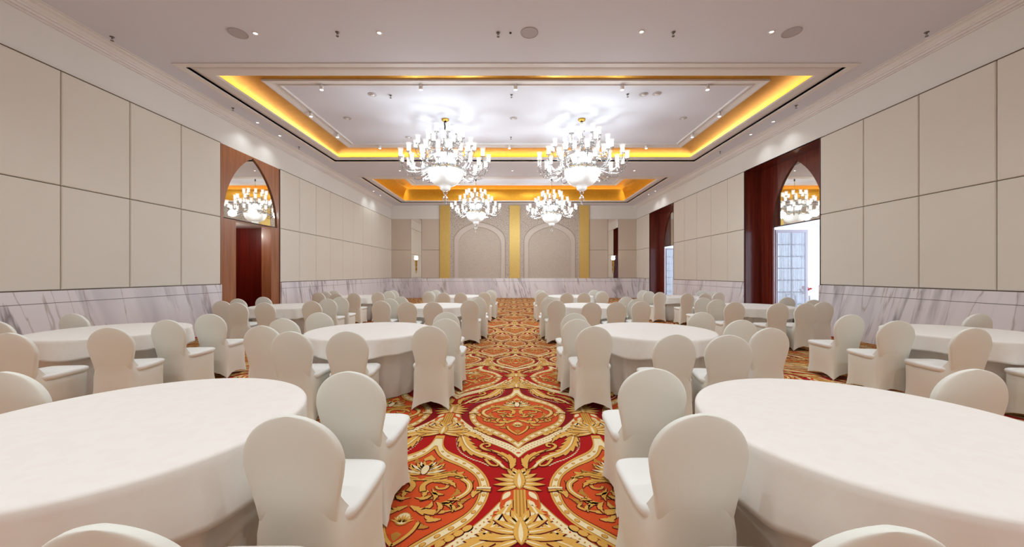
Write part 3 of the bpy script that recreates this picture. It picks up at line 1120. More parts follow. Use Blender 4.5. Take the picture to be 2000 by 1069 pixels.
for i, (xa, xb) in enumerate([(PX[0][1], PX[1][0]), (PX[1][1], PX[2][0])]):
    cx = (xa + xb) / 2
    W_ = (xb - xa) / 2
    ao = ogee_arch(cx, W_ * 0.87, Z_DADO, 3.55, 4.72)
    ai = ogee_arch(cx, W_ * 0.72, Z_DADO, 3.35, 4.42)
    half = len(ao) // 2
    tr = struct(MB().prism([(xa, Z_DADO)] + [p for p in ao[:half + 1]] + [(cx, Z_TOP), (xa, Z_TOP)], 'y', YF - 0.085, YF)
                .prism([(xb, Z_DADO), (xb, Z_TOP), (cx, Z_TOP)] + [p for p in ao[half:]], 'y', YF - 0.085, YF)
                .obj('trim_%d' % (8 + i), 'carved_plaster'), 'carved screen with a pointed arch, %s of two on the end wall' % ('left' if i == 0 else 'right'))
    m = MB()
    for k in range(len(ao) - 1):
        m.prism([ao[k], ao[k + 1], ai[k + 1], ai[k]], 'y', YF - 0.06, YF)
    m.obj('arch_band', 'arch_plaster', tr)
    for pts_, r_, dd in ((ao, 0.022, 0.088), (ai, 0.02, 0.062)):
        MB().tube([(p[0], YF - dd, p[1]) for p in pts_], r_, 6).obj('arch_moulding', 'moulding_dark' if r_ > 0.021 else 'arch_plaster', tr)
    MB().prism(ai, 'y', YF - 0.03, YF).obj('arch_field', 'field_plaster', tr)
    MB().box(xa, xb, YF - 0.05, YF, Z_TOP + 0.01, ZC).obj('top_panel', 'carved_plaster', tr)
    for sx in (-1, 1):
        MB().tube([(cx + sx * (W_ - 0.03), YF - 0.088, Z_DADO), (cx + sx * (W_ - 0.03), YF - 0.088, Z_TOP)], 0.015, 6).obj('edge_moulding', 'arch_plaster', tr)


# ------------------------------------------------------------------ banquet chair
def rrect(x0, x1, y0, y1, n=48, e=0.28):
    """superellipse ring; returns points and side position (-1..1 along its side)"""
    cx, cyy, a, b = (x0 + x1) / 2, (y0 + y1) / 2, (x1 - x0) / 2, (y1 - y0) / 2
    out = []
    for k in range(n):
        t_ = 2 * pi * k / n
        c_, s_ = cos(t_), sin(t_)
        out.append((cx + a * math.copysign(abs(c_) ** e, c_), cyy + b * math.copysign(abs(s_) ** e, s_)))
    return out


def loft(rings, cap0=True, cap1=True):
    n = len(rings[0])
    vs = [p for r in rings for p in r]
    fs = []
    for i in range(len(rings) - 1):
        for k in range(n):
            k2 = (k + 1) % n
            fs.append((i * n + k, i * n + k2, (i + 1) * n + k2, (i + 1) * n + k))
    if cap0:
        fs.append(tuple(range(n))[::-1])
    if cap1:
        fs.append(tuple((len(rings) - 1) * n + k for k in range(n)))
    return vs, fs


def make_chair():
    root = empty('banquet_chair')
    # backrest: rounded slab, slightly cupped, leaning back
    rings = []
    zs = [0.38, 0.42, 0.45, 0.48, 0.54, 0.60, 0.66, 0.72] + [0.72 + 0.21 * sin(pi / 2 * k / 14) for k in range(1, 15)]
    for z in zs:
        if z <= 0.72:
            w = interp(z, [0.30, 0.46, 0.54, 0.60, 0.66, 0.72], [0.160, 0.162, 0.168, 0.180, 0.193, 0.202])
            th = 0.026
        else:
            q = (z - 0.72) / 0.21
            w = max(0.202 * max(0.0, 1 - q ** 2.15) ** 0.5, 0.012)
            th = 0.026 * (1 - 0.55 * q ** 3)
        yc = -0.012 - 0.15 * max(0, z - 0.44) + interp(z, [0.38, 0.50], [0.022, 0.0])
        rg = []
        for k in range(48):
            t_ = 2 * pi * k / 48
            c_, s_ = cos(t_), sin(t_)
            x = w * math.copysign(abs(c_) ** 0.5, c_)
            y = th * math.copysign(abs(s_) ** 0.3, s_)
            rg.append((x, yc + y + 0.35 * x * x, z))
        rings.append(rg)
    vs, fs = loft(rings)
    fix_normals(mesh('backrest', vs, fs, 'chair_fabric', root, True))
    # seat cushion
    rings = []
    for z, g in ((0.435, -0.004), (0.447, 0.004), (0.465, 0.007), (0.478, 0.003), (0.486, -0.010), (0.490, -0.035), (0.494, -0.09), (0.496, -0.16)):
        rings.append([(p[0], p[1], z) for p in rrect(-0.212 - g, 0.212 + g, 0.002 - min(g, 0), 0.47 + g, 48, 0.36)])
    vs, fs = loft(rings, False, True)
    fix_normals(mesh('seat', vs, fs, 'seat_fabric', root, True))
    # stretch cover from seat to feet, pulled into four foot pockets
    rings = []
    NL = 14
    n = 96
    base = rrect(-1, 1, -1, 1, n, 0.30)
    for i in range(NL + 1):
        f_ = i / NL                      # 0 top, 1 hem
        rg = []
        for (px, py) in base:
            u = max(abs(px), abs(py))
            corner = min(abs(px), abs(py)) / u        # 1 at corners, 0 mid side
            mid = 1 - corner ** 1.7
            side_back = 1.0 if (py < 0 and abs(py) >= abs(px)) else 0.62
            lift = 0.085 * side_back * mid
            bk = min(1, max(0, (-py - 0.50) / 0.50))
            bk = bk * bk * (3 - 2 * bk)
            z = lerp(0.45 + 0.19 * bk, 0.004 + lift, f_)
            ax = interp(z, [0, 0.13, 0.29, 0.40, 0.47, 0.54, 0.64], [0.228, 0.208, 0.202, 0.200, 0.186, 0.168, 0.160])
            yb = interp(z, [0, 0.13, 0.30, 0.45, 0.52, 0.64], [-0.062, -0.044, -0.040, -0.0415, -0.0505, -0.063])
            yf = interp(z, [0, 0.13, 0.30, 0.45], [0.468, 0.458, 0.462, 0.470])
            pull = 0.045 * mid * f_ ** 2.2
            ax -= pull * (1 if abs(px) > abs(py) else 0)
            if abs(py) >= abs(px):
                if py < 0:
                    yb += pull
                else:
                    yf -= pull
            rip = 0.0035 * sin(corner * 26) * f_ ** 2 * mid
            x = px * (ax + rip)
            y = lerp(yb, yf, (py + 1) / 2) + 0.35 * x * x * max(0, -py) * min(1, z / 0.3)
            rg.append((x, y, z))
        rings.append(rg)
    vs, fs = loft(rings, False, False)
    fix_normals(mesh('cover_skirt', vs, fs, 'chair_fabric', root, True))
    return root


# (x, y) of the top of the backrest and heading in degrees (positive turns left)
TABLES = [
    # key, centre x, y, chairs
    ('LN', -1.94, 1.87, 'nearest table left of the aisle', [(-0.92, 0.825, 1), (-0.89, 1.47, 0), (-0.945, 2.13, 0), (-2.90, 2.12, 3)]),
    ('RN', 1.79, 1.86, 'nearest table right of the aisle', [(0.835, 0.82, 0), (0.79, 1.486, 0), (0.837, 2.20, -2), (2.68, 2.16, -4)]),
    ('L2', -1.88, 4.92, 'second table left of the aisle', [(-0.905, 4.00, 0), (-0.85, 4.65, 0), (-0.98, 5.42, 0), (-1.64, 3.68, 6), (-2.16, 3.72, 2), (-2.73, 4.02, 4),
                                                      (-2.84, 4.68, 3), (-2.82, 5.38, 3)]),
    ('R2', 1.82, 4.90, 'second table right of the aisle', [(0.875, 3.97, 0), (0.80, 4.60, -2), (0.88, 5.30, 0), (1.52, 3.45, -1), (1.98, 3.40, -12), (2.68, 3.85, -2),
                                                       (2.74, 4.55, -3), (2.78, 5.45, -3)]),
    ('LW', -5.27, 4.90, 'second table by the left wall', [(-4.80, 3.53, 6), (-4.23, 3.88, 14), (-4.24, 4.54, 4), (-4.26, 5.20, 8), (-6.05, 4.45, 4), (-6.15, 5.20, 3)]),
    ('RW', 5.75, 4.72, 'second table by the right wall', [(5.42, 3.43, -3), (4.79, 3.86, -3), (4.62, 4.44, -8), (4.68, 5.13, -2), (6.55, 5.20, -2)]),
    ('L3', -1.80, 8.72, 'third table left of the aisle', [(-0.93, 7.84, 0), (-0.87, 8.45, 0), (-0.93, 9.1, 0), (-1.60, 7.40, 2), (-2.12, 7.40, 2), (-2.75, 7.72, 2), (-2.80, 8.40, 1),
                                                     (-2.78, 9.15, 0)]),
    ('R3', 1.83, 8.72, 'third table right of the aisle', [(0.92, 7.84, 0), (0.88, 8.45, 0), (0.93, 9.1, 0), (1.55, 7.30, -2), (2.06, 7.36, -2), (2.63, 7.60, -3), (2.74, 8.3, -1),
                                                      (2.72, 9.05, 0)]),
    ('LW3', -5.20, 8.60, 'third table by the left wall', [(-4.86, 7.25, 4), (-5.40, 7.25, 5), (-6.04, 7.72, 3), (-6.14, 8.40, 2), (-6.10, 9.05, 2), (-4.16, 7.65, 4), (-4.18, 8.35, 4),
                                                    (-4.20, 9.0, 4)]),
    ('RW3', 5.60, 8.60, 'third table by the right wall', [(4.42, 7.38, -4), (4.46, 8.1, -4), (4.52, 8.8, -4), (5.09, 7.10, -4), (5.62, 7.10, -5), (6.20, 7.40, -6), (6.50, 8.05, -4),
                                                    (6.48, 8.85, -4)]),
    ('L4', -1.75, 12.45, 'fourth table left of the aisle', [(-0.88, 11.4, 0), (-0.79, 12.15, 0), (-0.76, 12.85, 0), (-1.55, 11.0, 0), (-2.06, 11.0, 0), (-2.60, 11.4, 0), (-2.72, 12.1, 0),
                                                      (-2.60, 12.8, 0)]),
    ('R4', 1.90, 12.45, 'fourth table right of the aisle', [(0.92, 11.5, 0), (0.92, 12.15, 0), (0.96, 12.8, 0), (1.60, 11.0, 0), (2.10, 10.95, 0), (2.78, 11.5, 0), (2.86, 12.15, 0),
                                                       (2.78, 12.85, 0)]),
    ('LW4', -5.05, 12.3, 'fourth table by the left wall', [(-4.16, 11.4, 2), (-4.06, 12.05, 2), (-4.14, 12.7, 2), (-5.12, 10.75, 2), (-4.66, 10.85, 2), (-5.88, 11.2, 2), (-6.0, 11.85, 2),
                                                     (-5.95, 12.5, 2)]),
    ('RW4', 5.40, 12.3, 'fourth table by the right wall', [(4.50, 11.35, -2), (4.42, 12.0, -2), (4.48, 12.65, -2), (5.06, 10.75, -2), (5.58, 10.75, -2), (6.20, 11.15, -2), (6.36, 11.8, -2),
                                                     (6.26, 12.5, -2)]),
]


NEED = 0.828


def gap(cx, cyy, c_, tuck=True):
    """smallest distance of the chair footprint from the table centre and its direction"""
    t_ = radians(c_[2])
    ox, oy = c_[0] - 0.085 * sin(t_), c_[1] + 0.085 * cos(t_)
    best = (9, 0, 0)
    for u in range(-5, 6):
        for w_ in range(0, 6):
            a, b_ = u / 5 * 0.22, -0.06 + w_ / 5 * 0.54
            X = ox + a * cos(t_) - b_ * sin(t_) - cx
            Y = oy + a * sin(t_) + b_ * cos(t_) - cyy
            r_ = math.hypot(X, Y)
            slack = 0.0 if (b_ < 0.04 or not tuck) else NEED - 0.738      # seats tuck in under the overhanging cloth
            if r_ + slack < best[0]:
                best = (r_ + slack, X / r_, Y / r_)
    return best


for ti, (key, cx, cyy, lab, chairs) in enumerate(TABLES):
    cs = [list(c_) for c_ in chairs]
    for it in range(60):
        for c_ in cs:
            r_, ux, uy = gap(cx, cyy, c_, key not in ('LN', 'RN'))
            if r_ < (0.808 if key in ('LN', 'RN') else NEED):
                d_ = (0.808 if key in ('LN', 'RN') else NEED) - r_ + 0.001
                c_[0] += ux * d_ * 0.5
                c_[1] += uy * d_ * 0.5
        for i in range(len(cs)):
            for j in range(len(cs)):
                if cs[i][1] < cs[j][1] and abs(cs[i][0] - cs[j][0]) < 0.47 and cs[j][1] - cs[i][1] < 0.60:
                    # rows one behind the other keep their spacing; side by side ones keep their width
                    if abs(cs[i][0] - cs[j][0]) > cs[j][1] - cs[i][1]:
                        s_ = 1 if cs[j][0] > cs[i][0] else -1
                        d_ = 0.47 - abs(cs[i][0] - cs[j][0])
                        cs[j][0] += s_ * d_ / 2
                        cs[i][0] -= s_ * d_ / 2
                    else:
                        d_ = 0.60 - (cs[j][1] - cs[i][1])
                        cs[j][1] += d_ / 2
                        cs[i][1] -= d_ / 2
    TABLES[ti] = (key, cx, cyy, lab, [tuple(c_) for c_ in cs])

proto = make_chair()
used = False
R_T = 0.80


def chair_label(T, lab, x, y):
    cx, cyy = T
    wall = 'aisle' in lab
    cat_of = {}
    return None


for key, cx, cyy, lab, chairs in TABLES:
    groups = {'near': [], 'left': [], 'right': []}
    for c_ in chairs:
        dx, dy = c_[0] - cx, c_[1] - cyy
        g = 'near' if (abs(dx) < 0.72) else ('left' if dx < 0 else 'right')
        groups[g].append(c_)
    for g, lst in groups.items():
        if g == 'near':
            lst.sort(key=lambda q: q[0])
            nm = {1: [''], 2: ['left one', 'right one'], 3: ['left one', 'middle one', 'right one']}
        else:
            lst.sort(key=lambda q: q[1])
            nm = {1: [''], 2: ['nearer one', 'farther one'], 3: ['nearest one', 'middle one', 'farthest one'], 4: ['nearest one', 'second one', 'third one', 'farthest one']}
        for q, c_ in enumerate(lst):
            pos = nm[len(lst)][q]
            side = {'near': 'camera side', 'left': 'left side', 'right': 'right side'}[g]
            ch = copy_tree(proto)
            a = radians(c_[2])
            jit = random.uniform(-1, 1)
            # the listed point is the top of the leaning back
            ch.location = (c_[0] - 0.085 * sin(a), c_[1] + 0.085 * cos(a), 0.008)
            ch.rotation_euler = (0, 0, a + radians(jit))
            tag(ch, 'white covered chair, ' + side + ' of ' + lab + (', ' + pos if pos else ''), 'chair', 'white covered banquet chairs')
for o in list(proto.children):
    bpy.data.objects.remove(o)
bpy.data.objects.remove(proto)


# ------------------------------------------------------------------ tables and cloths
def cloth_overlay(name, seed, hem0=0.56):
    rnd = random.Random(seed)
    n = 180
    ph = [rnd.uniform(0, 6.28) for _ in range(6)]
    vs, fs = [(0, 0, 0.757)], []
    rings = []
    for r_, z in ((0.3, 0.757), (0.6, 0.757), (0.755, 0.757), (0.772, 0.755), (0.781, 0.750), (0.786, 0.742)):
        rings.append([(r_ * cos(2 * pi * k / n), r_ * sin(2 * pi * k / n), z) for k in range(n)])
    NL = 9
    for i in range(1, NL + 1):
        f_ = i / NL
        rg = []
        for k in range(n):
            a = 2 * pi * k / n
            # square cloth: hangs lowest at its four corners
            hem = hem0 - 0.045 * (0.5 + 0.5 * cos(4 * a + ph[0])) ** 1.5 + 0.006 * sin(9 * a + ph[1])
            fold = 0.5 + 0.5 * sin(19 * a + 2.2 * sin(3 * a + ph[2]) + ph[3])
            fold = fold ** 1.2
            amp = (0.042 if hem0 > 0.53 else 0.022) * f_ ** 0.9 * (0.6 + 0.4 * sin(5 * a + ph[4]))
            r_ = 0.786 - 0.004 * f_ + amp * fold
            rg.append((r_ * cos(a), r_ * sin(a), lerp(0.742, hem, f_)))
        rings.append(rg)
    for rg in rings:
        vs += rg
    for k in range(n):
        fs.append((0, 1 + k, 1 + (k + 1) % n))
    for i in range(len(rings) - 1):
        for k in range(n):
            k2 = (k + 1) % n
            fs.append((1 + i * n + k, 1 + i * n + k2, 1 + (i + 1) * n + k2, 1 + (i + 1) * n + k))
    o = fix_normals(mesh(name, vs, fs, 'table_linen', None, True))
    sd = o.modifiers.new('cloth_thickness', 'SOLIDIFY')
    sd.thickness = 0.003
    sd.offset = 1
    return o


def cloth_under(seed, parent):
    rnd = random.Random(seed)
    n = 180
    ph = [rnd.uniform(0, 6.28) for _ in range(6)]
    rings = []
    NL = 8
    for i in range(NL + 1):
        f_ = i / NL
        rg = []
        for k in range(n):
            a = 2 * pi * k / n
            fold = (0.5 + 0.5 * sin(17 * a + 1.8 * sin(4 * a + ph[0]) + ph[1])) ** 1.5
            r_ = lerp(0.74, 0.64, f_ ** 0.6) + 0.050 * fold * (0.25 + 0.75 * f_) * (0.7 + 0.3 * sin(3 * a + ph[2])) - 0.02 * f_
            rg.append((r_ * cos(a), r_ * sin(a), lerp(0.735, 0.012, f_)))
        rings.append(rg)
    vs, fs = loft(rings, False, False)
    return fix_normals(mesh('floor_length_cloth', vs, fs, 'table_linen', parent, True))


def make_table():
    root = empty('banquet_table')
    MB().lathe([(0.01, 0.715), (0.757, 0.715), (0.762, 0.735), (0.757, 0.752), (0.01, 0.752)], 64).obj('tabletop', 'table_board', root)
    for k in range(4):
        a = pi / 4 + k * pi / 2
        MB().tube([(0.5 * cos(a), 0.5 * sin(a), 0.71), (0.56 * cos(a), 0.56 * sin(a), 0.0)], 0.016, 8).obj('leg', 'grey_metal', root)
    cloth_under(3, root)
    return root


tab0 = make_table()
cl0 = cloth_overlay('tablecloth', 5, 0.50)
cl2 = cloth_overlay('tablecloth', 9)
for i, (key, cx, cyy, lab, chairs) in enumerate(TABLES):
    tb = tab0 if i == 0 else copy_tree(tab0)
    tb.location = (cx, cyy, 0)
    tb.rotation_euler = (0, 0, i * 1.37)
    tag(tb, 'round banquet table with floor length white cloth, ' + lab, 'table', 'round banquet tables')
    cl = (cl0, None, cl2)[i] if i in (0, 2) else copy_tree(cl0 if i == 1 else cl2)
    cl.location = (cx, cyy, 0)
    cl.rotation_euler = (0, 0, 0.5 + i * 0.9)
    tag(cl, 'white damask overlay tablecloth on the ' + lab, 'tablecloth', 'white overlay tablecloths')


# ------------------------------------------------------------------ chandeliers
def make_shade_arm(R, z_in, z_tip, dip, seed):
    """glass arm lying along +x from the hub, own object at the hub axis; returns arm with shade and drops"""
    m = MB()
    r0 = 0.20
    pts = []
    for k in range(15):
        t_ = k / 14
        x = lerp(r0, R, min(1, t_ * 1.06) if t_ < 0.94 else 1)
        x = r0 + (R - r0) * sin(min(t_, 0.96) / 0.96 * pi / 2) ** 1.0
        z = z_in + (z_tip - z_in) * t_ ** 2.2 - dip * sin(pi * min(1, t_ * 1.02)) ** 1.2 + 0.05 * sin(2 * pi * t_) * (1 - t_)
        pts.append((x, 0, z))
    m.tube(pts, 0.021, 7, 0.016)
    # knops on the arm and drip pan
    for k in (4, 9):
        p = pts[k]
        m.lathe([(0.006, -0.02), (0.026, -0.008), (0.026, 0.008), (0.006, 0.02)], 8, p)
    m.lathe([(0.012, -0.04), (0.02, -0.015), (0.065, 0.0), (0.072, 0.008), (0.02, 0.004), (0.026, 0.03)], 14, (R, 0, z_tip))
    arm = m.obj('arm', 'crystal', None, True)
    sh = MB().lathe([(0.030, 0.0), (0.052, 0.02), (0.060, 0.055), (0.054, 0.10), (0.055, 0.145), (0.068, 0.195), (0.080, 0.215)], 14, cap=False).obj('shade', 'lit_shade', arm, True, (R, 0, z_tip + 0.02))
    MB().lathe([(0.012, 0.0), (0.014, 0.05), (0.017, 0.07), (0.010, 0.10), (0.002, 0.115)], 8).obj('candle_lamp', 'lit_candle', arm, True, (R, 0, z_tip + 0.03))
    d = MB()
    for (dx, l) in ((0.0, 0.16), (0.055, 0.10), (-0.055, 0.10)):
        d.tube([(R + dx, 0, z_tip - 0.01), (R + dx, 0, z_tip - l)], 0.0025, 4)
        d.lathe([(0.002, 0.03), (0.010, 0.0), (0.013, -0.015), (0.002, -0.035)], 6, (R + dx, 0, z_tip - l - 0.02))
    d.obj('crystal_drops', 'crystal', arm)
    return arm


def make_chandelier(rise):
    """origin at the rim of the lower bowl; rise = height of the ceiling above it"""
    root = empty('crystal_chandelier')
    # lower bowl with ridged bands
    prof = [(0.10, -0.455)]
    for k in range(0, 23):
        t_ = k / 22
        r_ = 0.16 + 0.335 * sin(t_ * pi / 2) ** 0.85
        z = -0.45 + 0.44 * (1 - cos(t_ * pi / 2)) ** 0.9
        prof.append((r_ + 0.006 * (k % 2), z))
    prof += [(0.495, 0.0), (0.47, 0.0)]
    MB().lathe(prof, 64, ripple=lambda a, z: 0.012 * abs(sin(24 * a))).obj('glass_bowl', 'lit_bowl', root, True)
    # gold scalloped rim
    m = MB()
    for k in range(36):
        a = 2 * pi * k / 36
        m.lathe([(0.006, 0.0), (0.022, 0.014), (0.018, 0.04), (0.004, 0.065)], 7, (0.475 * cos(a), 0.475 * sin(a), 0.0))
    m.lathe([(0.46, -0.006), (0.50, -0.006), (0.50, 0.008), (0.46, 0.008)], 48, cap=False)
    m.obj('gold_rim', 'gold_metal', root, True)
    # neck and glass finial below
    MB().lathe([(0.13, -0.45), (0.155, -0.47), (0.15, -0.50), (0.135, -0.56), (0.10, -0.585), (0.03, -0.59)], 32, ripple=lambda a, z: 0.03 * abs(sin(10 * a))).obj('neck', 'lit_bowl', root, True)
    MB().lathe([(0.03, -0.58), (0.062, -0.61), (0.07, -0.66), (0.03, -0.70), (0.022, -0.74), (0.05, -0.77), (0.085, -0.82), (0.08, -0.86), (0.035, -0.90), (0.02, -0.92),
                (0.035, -0.945), (0.02, -0.98), (0.004, -1.01)], 18).obj('finial', 'crystal', root, True)
    # crown bowl in the middle
    MB().lathe([(0.20, 0.09), (0.22, 0.14), (0.26, 0.24), (0.295, 0.34), (0.325, 0.42), (0.33, 0.44), (0.30, 0.44), (0.27, 0.36)], 36,
               ripple=lambda a, z: 0.03 * abs(sin(9 * a)), cap=False).obj('crown_bowl', 'lit_bowl', root, True)
    # stem of glass balusters
    m = MB()
    prof = [(0.05, 0.0), (0.16, 0.02), (0.17, 0.06), (0.08, 0.10), (0.05, 0.2), (0.045, 0.42), (0.11, 0.46), (0.13, 0.50), (0.06, 0.55), (0.04, 0.62), (0.09, 0.70), (0.12, 0.74),
            (0.06, 0.79), (0.035, 0.86), (0.07, 0.94), (0.10, 0.97), (0.05, 1.0), (0.03, 1.08), (0.02, 1.12)]
    m.lathe(prof, 20)
    m.obj('stem', 'crystal', root, True)
    # black sleeve, rod and ceiling canopy
    MB().lathe([(0.012, 1.08), (0.012, rise)], 10).obj('rod', 'gold_metal', root, True)
    MB().lathe([(0.018, rise - 0.32), (0.034, rise - 0.28), (0.028, rise - 0.20), (0.040, rise - 0.14), (0.038, rise - 0.06)], 12).obj('cable_sleeve', 'black_cable', root, True)
    MB().lathe([(0.03, rise - 0.07), (0.08, rise - 0.06), (0.11, rise - 0.03), (0.105, rise - 0.0)], 28).obj('canopy', 'gold_metal', root, True)
    # tiers of arms
    for (n_, R, z_in, z_tip, dip, off) in ((14, 1.26, 0.12, 0.22, 0.30, 0.0), (14, 1.02, 0.16, 0.06, 0.24, 0.5), (12, 0.84, 0.52, 0.60, 0.16, 0.25), (12, 0.64, 0.50, 0.42, 0.12, 0.75),
                                           (10, 0.50, 0.78, 0.94, 0.10, 0.0)):
        a0 = make_shade_arm(R, z_in, z_tip, dip, n_)
        for k in range(n_):
            ar = a0 if k == 0 else copy_tree(a0)
            ar.parent = root
            ar.rotation_euler = (0, 0, 2 * pi * (k + off) / n_)
    for k in range(4):
        a = pi / 4 + k * pi / 2
        light('lamps', 'POINT', (0.95 * cos(a), 0.95 * sin(a), -0.08), P_CHANDELIER / 4, (0.84, 0.95, 1.0), root, shadow_soft_size=0.16)
    return root


chA = make_chandelier(6.0 - 4.51)
chA.location = (-1.97, 10.8, 4.51)
tag(chA, 'large lit crystal chandelier in the near coffer, left of the pair', 'chandelier', 'crystal chandeliers')
chB = copy_tree(chA)
chB.location = (2.0, 10.8, 4.51)
chB.rotation_euler = (0, 0, 0.16)
chB['label'] = 'large lit crystal chandelier in the near coffer, right of the pair'
chC = copy_tree(chA)
chC.location = (-1.92, 19.2, 4.65)
chC.rotation_euler = (0, 0, 0.3)
chC['label'] = 'smaller looking lit crystal chandelier in the far coffer, left of the pair'
chD = copy_tree(chA)
chD.location = (2.0, 19.2, 4.57)
chD.rotation_euler = (0, 0, 0.44)
chD['label'] = 'smaller looking lit crystal chandelier in the far coffer, right of the pair'
for ch, rise in ((chC, 6.6 - 4.65), (chD, 6.6 - 4.57)):       # longer suspension under the higher ceiling
    for o in list(ch.children):
        nm = o.name.split('.')[0]
        if nm in ('rod', 'cable_sleeve', 'canopy'):
            if nm == 'rod':
                o.data = o.data.copy()
                for v in o.data.vertices:
                    if v.co.z > 1.2:
                        v.co.z = rise
            else:
                o.location.z = rise - 1.49

# ------------------------------------------------------------------ sconces
for i, (x, lab) in enumerate(((-6.02, 'left'), (6.22, 'right'))):
    s = empty('wall_sconce', (x, YF - 0.03, 0))
    tag(s, 'slender brass torch sconce with glowing white shade on the %s narrow mirror' % lab, 'wall lamp', 'torch sconces on the end wall')
    MB().lathe([(0.004, 1.52), (0.02, 1.60), (0.012, 1.66), (0.035, 1.74), (0.03, 1.84), (0.02, 1.95), (0.045, 2.03), (0.03, 2.12), (0.05, 2.22), (0.028, 2.28), (0.06, 2.32), (0.06, 2.34)],
               14, (0, -0.12, 0)).obj('torch_body', 'brass', s, True)
    MB().tube([(0, 0, 1.9), (0, -0.12, 1.9)], 0.02, 8).obj('bracket', 'brass', s)
    MB().lathe([(0.05, 0.0), (0.095, 0.06), (0.10, 0.14), (0.085, 0.20), (0.12, 0.28)], 18, cap=False).obj('shade', 'lit_shade', s, True, (0, -0.12, 2.34))
    MB().lathe([(0.02, 0.0), (0.04, 0.06), (0.03, 0.13), (0.004, 0.17)], 10).obj('lamp', 'lit_candle', s, True, (0, -0.12, 2.36))
    light('lamp_light', 'POINT', (0, -0.14, 2.48), 8, (1, 0.93, 0.85), s, shadow_soft_size=0.06)


# ------------------------------------------------------------------ ceiling fittings
def at_ceiling(px, py, z):
    Y = (z - CAM_Z) * F_PX / (535 - py)
    return ((px - 1002) / F_PX * Y, Y, z)


sp0 = None
sprk0 = None
dl0 = None


def speaker():
    r = empty('ceiling_speaker')
    MB().lathe([(0.155, 0.0), (0.155, -0.008), (0.14, -0.011), (0.14, -0.006)], 32, cap=False).obj('rim', 'track_grey', r, True)
    MB().lathe([(0.002, -0.007), (0.14, -0.007), (0.14, -0.002), (0.002, -0.002)], 32).obj('grille', 'speaker_grille', r)
    return r


def sprinkler():
    r = empty('sprinkler_head')
    MB().lathe([(0.035, 0.0), (0.035, -0.006), (0.012, -0.008), (0.010, -0.035)], 14).obj('escutcheon', 'grey_metal', r, True)
    MB().tube([(-0.016, 0, -0.03), (-0.018, 0, -0.05), (0, 0, -0.07)], 0.003, 5).tube([(0.016, 0, -0.03), (0.018, 0, -0.05), (0, 0, -0.07)], 0.003, 5) \
        .lathe([(0.002, -0.068), (0.026, -0.070), (0.026, -0.073), (0.002, -0.074)], 10).obj('deflector', 'grey_metal', r)
    return r


def downlight():
    r = empty('recessed_downlight')
    MB().lathe([(0.032, -0.004), (0.036, -0.010), (0.052, -0.008), (0.055, 0.0)], 20, cap=False).obj('bezel', 'white_metal', r, True)
    MB().lathe([(0.001, -0.004), (0.034, -0.004), (0.034, 0.0), (0.001, 0.0)], 16).obj('lens', 'downlight_glow', r)
    light('beam', 'SPOT', (0, 0, -0.03), P_DOWN, (0.88, 0.965, 1.0), r, spot_size=radians(125), spot_blend=0.9, shadow_soft_size=0.035)
    return r


def spot():
    r = empty('track_spotlight')
    MB().box(-0.14, 0.14, -0.014, 0.014, -0.018, 0.0).obj('track', 'track_grey', r)
    MB().lathe([(0.012, -0.018), (0.012, -0.05)], 8).obj('stem', 'white_metal', r)
    MB().lathe([(0.03, -0.04), (0.046, -0.05), (0.046, -0.15), (0.04, -0.15), (0.038, -0.13)], 18).obj('head', 'white_metal', r, True)
    MB().lathe([(0.001, -0.152), (0.038, -0.152), (0.038, -0.147), (0.001, -0.147)], 14).obj('lens', 'downlight_glow', r)
    return r


def detector():
    r = empty('smoke_detector')
    MB().lathe([(0.11, 0.0), (0.11, -0.006), (0.105, -0.009), (0.002, -0.010)], 24).obj('plate', 'track_grey', r, True)
    MB().lathe([(0.05, -0.008), (0.045, -0.028), (0.02, -0.032), (0.002, -0.033)], 18).obj('sensor', 'white_metal', r, True)
    return r


def spread(proto_fn, items, cat, group):
    first = None
    for (pos, lab) in items:
        if first is None:
            first = proto_fn()
            o = first
        else:
            o = copy_tree(first)
        o.location = pos
        tag(o, lab, cat, group)


A = at_ceiling
spread(speaker, [(A(465, 65, ZC), 'round grey ceiling speaker in the near ceiling, leftmost of three'),
                 (A(1034, 64, ZC), 'round grey ceiling speaker in the near ceiling above the aisle'),
                 (A(1546, 63, ZC), 'round grey ceiling speaker in the near ceiling, rightmost of three')], 'speaker', 'ceiling speakers in the near ceiling')
spread(downlight, [(A(499, 65, ZC), 'small lit downlight beside the leftmost ceiling speaker'),
                   (A(741, 64, ZC), 'small lit downlight in near ceiling, second from left'),
                   (A(1253, 62, ZC), 'small lit downlight in near ceiling, third from left'),
                   (A(1507, 62, ZC), 'small lit downlight beside the rightmost ceiling speaker'),
                   (A(503, 239.5, ZC), 'small lit downlight left of near coffer, nearer of two'),
                   (A(546.5, 265, ZC), 'small lit downlight left of near coffer, farther of two'),
                   (A(1510.5, 237.5, ZC), 'small lit downlight right of near coffer, nearer of two'),
                   (A(1466.5, 262.7, ZC), 'small lit downlight right of near coffer, farther of two'),
                   (A(781, 333.4, ZC), 'small lit downlight between the two coffers, leftmost of three'),
                   (A(1000.7, 333.4, ZC), 'small lit downlight between the two coffers, above the aisle'),
                   (A(1239, 333.4, ZC), 'small lit downlight between the two coffers, rightmost of three'),
                   (A(729.6, 373.7, ZC), 'small lit downlight left of far coffer, nearer of two'),
                   (A(742.8, 381.8, ZC), 'small lit downlight left of far coffer, farther of two'),
                   (A(1279.8, 373.4, ZC), 'small lit downlight right of far coffer, nearer of two'),
                   (A(1266.7, 380, ZC), 'small lit downlight right of far coffer, farther of two'),
                   (A(1199, 403, ZC), 'small lit downlight above the right mirror of the end wall')], 'downlight', 'recessed downlights')
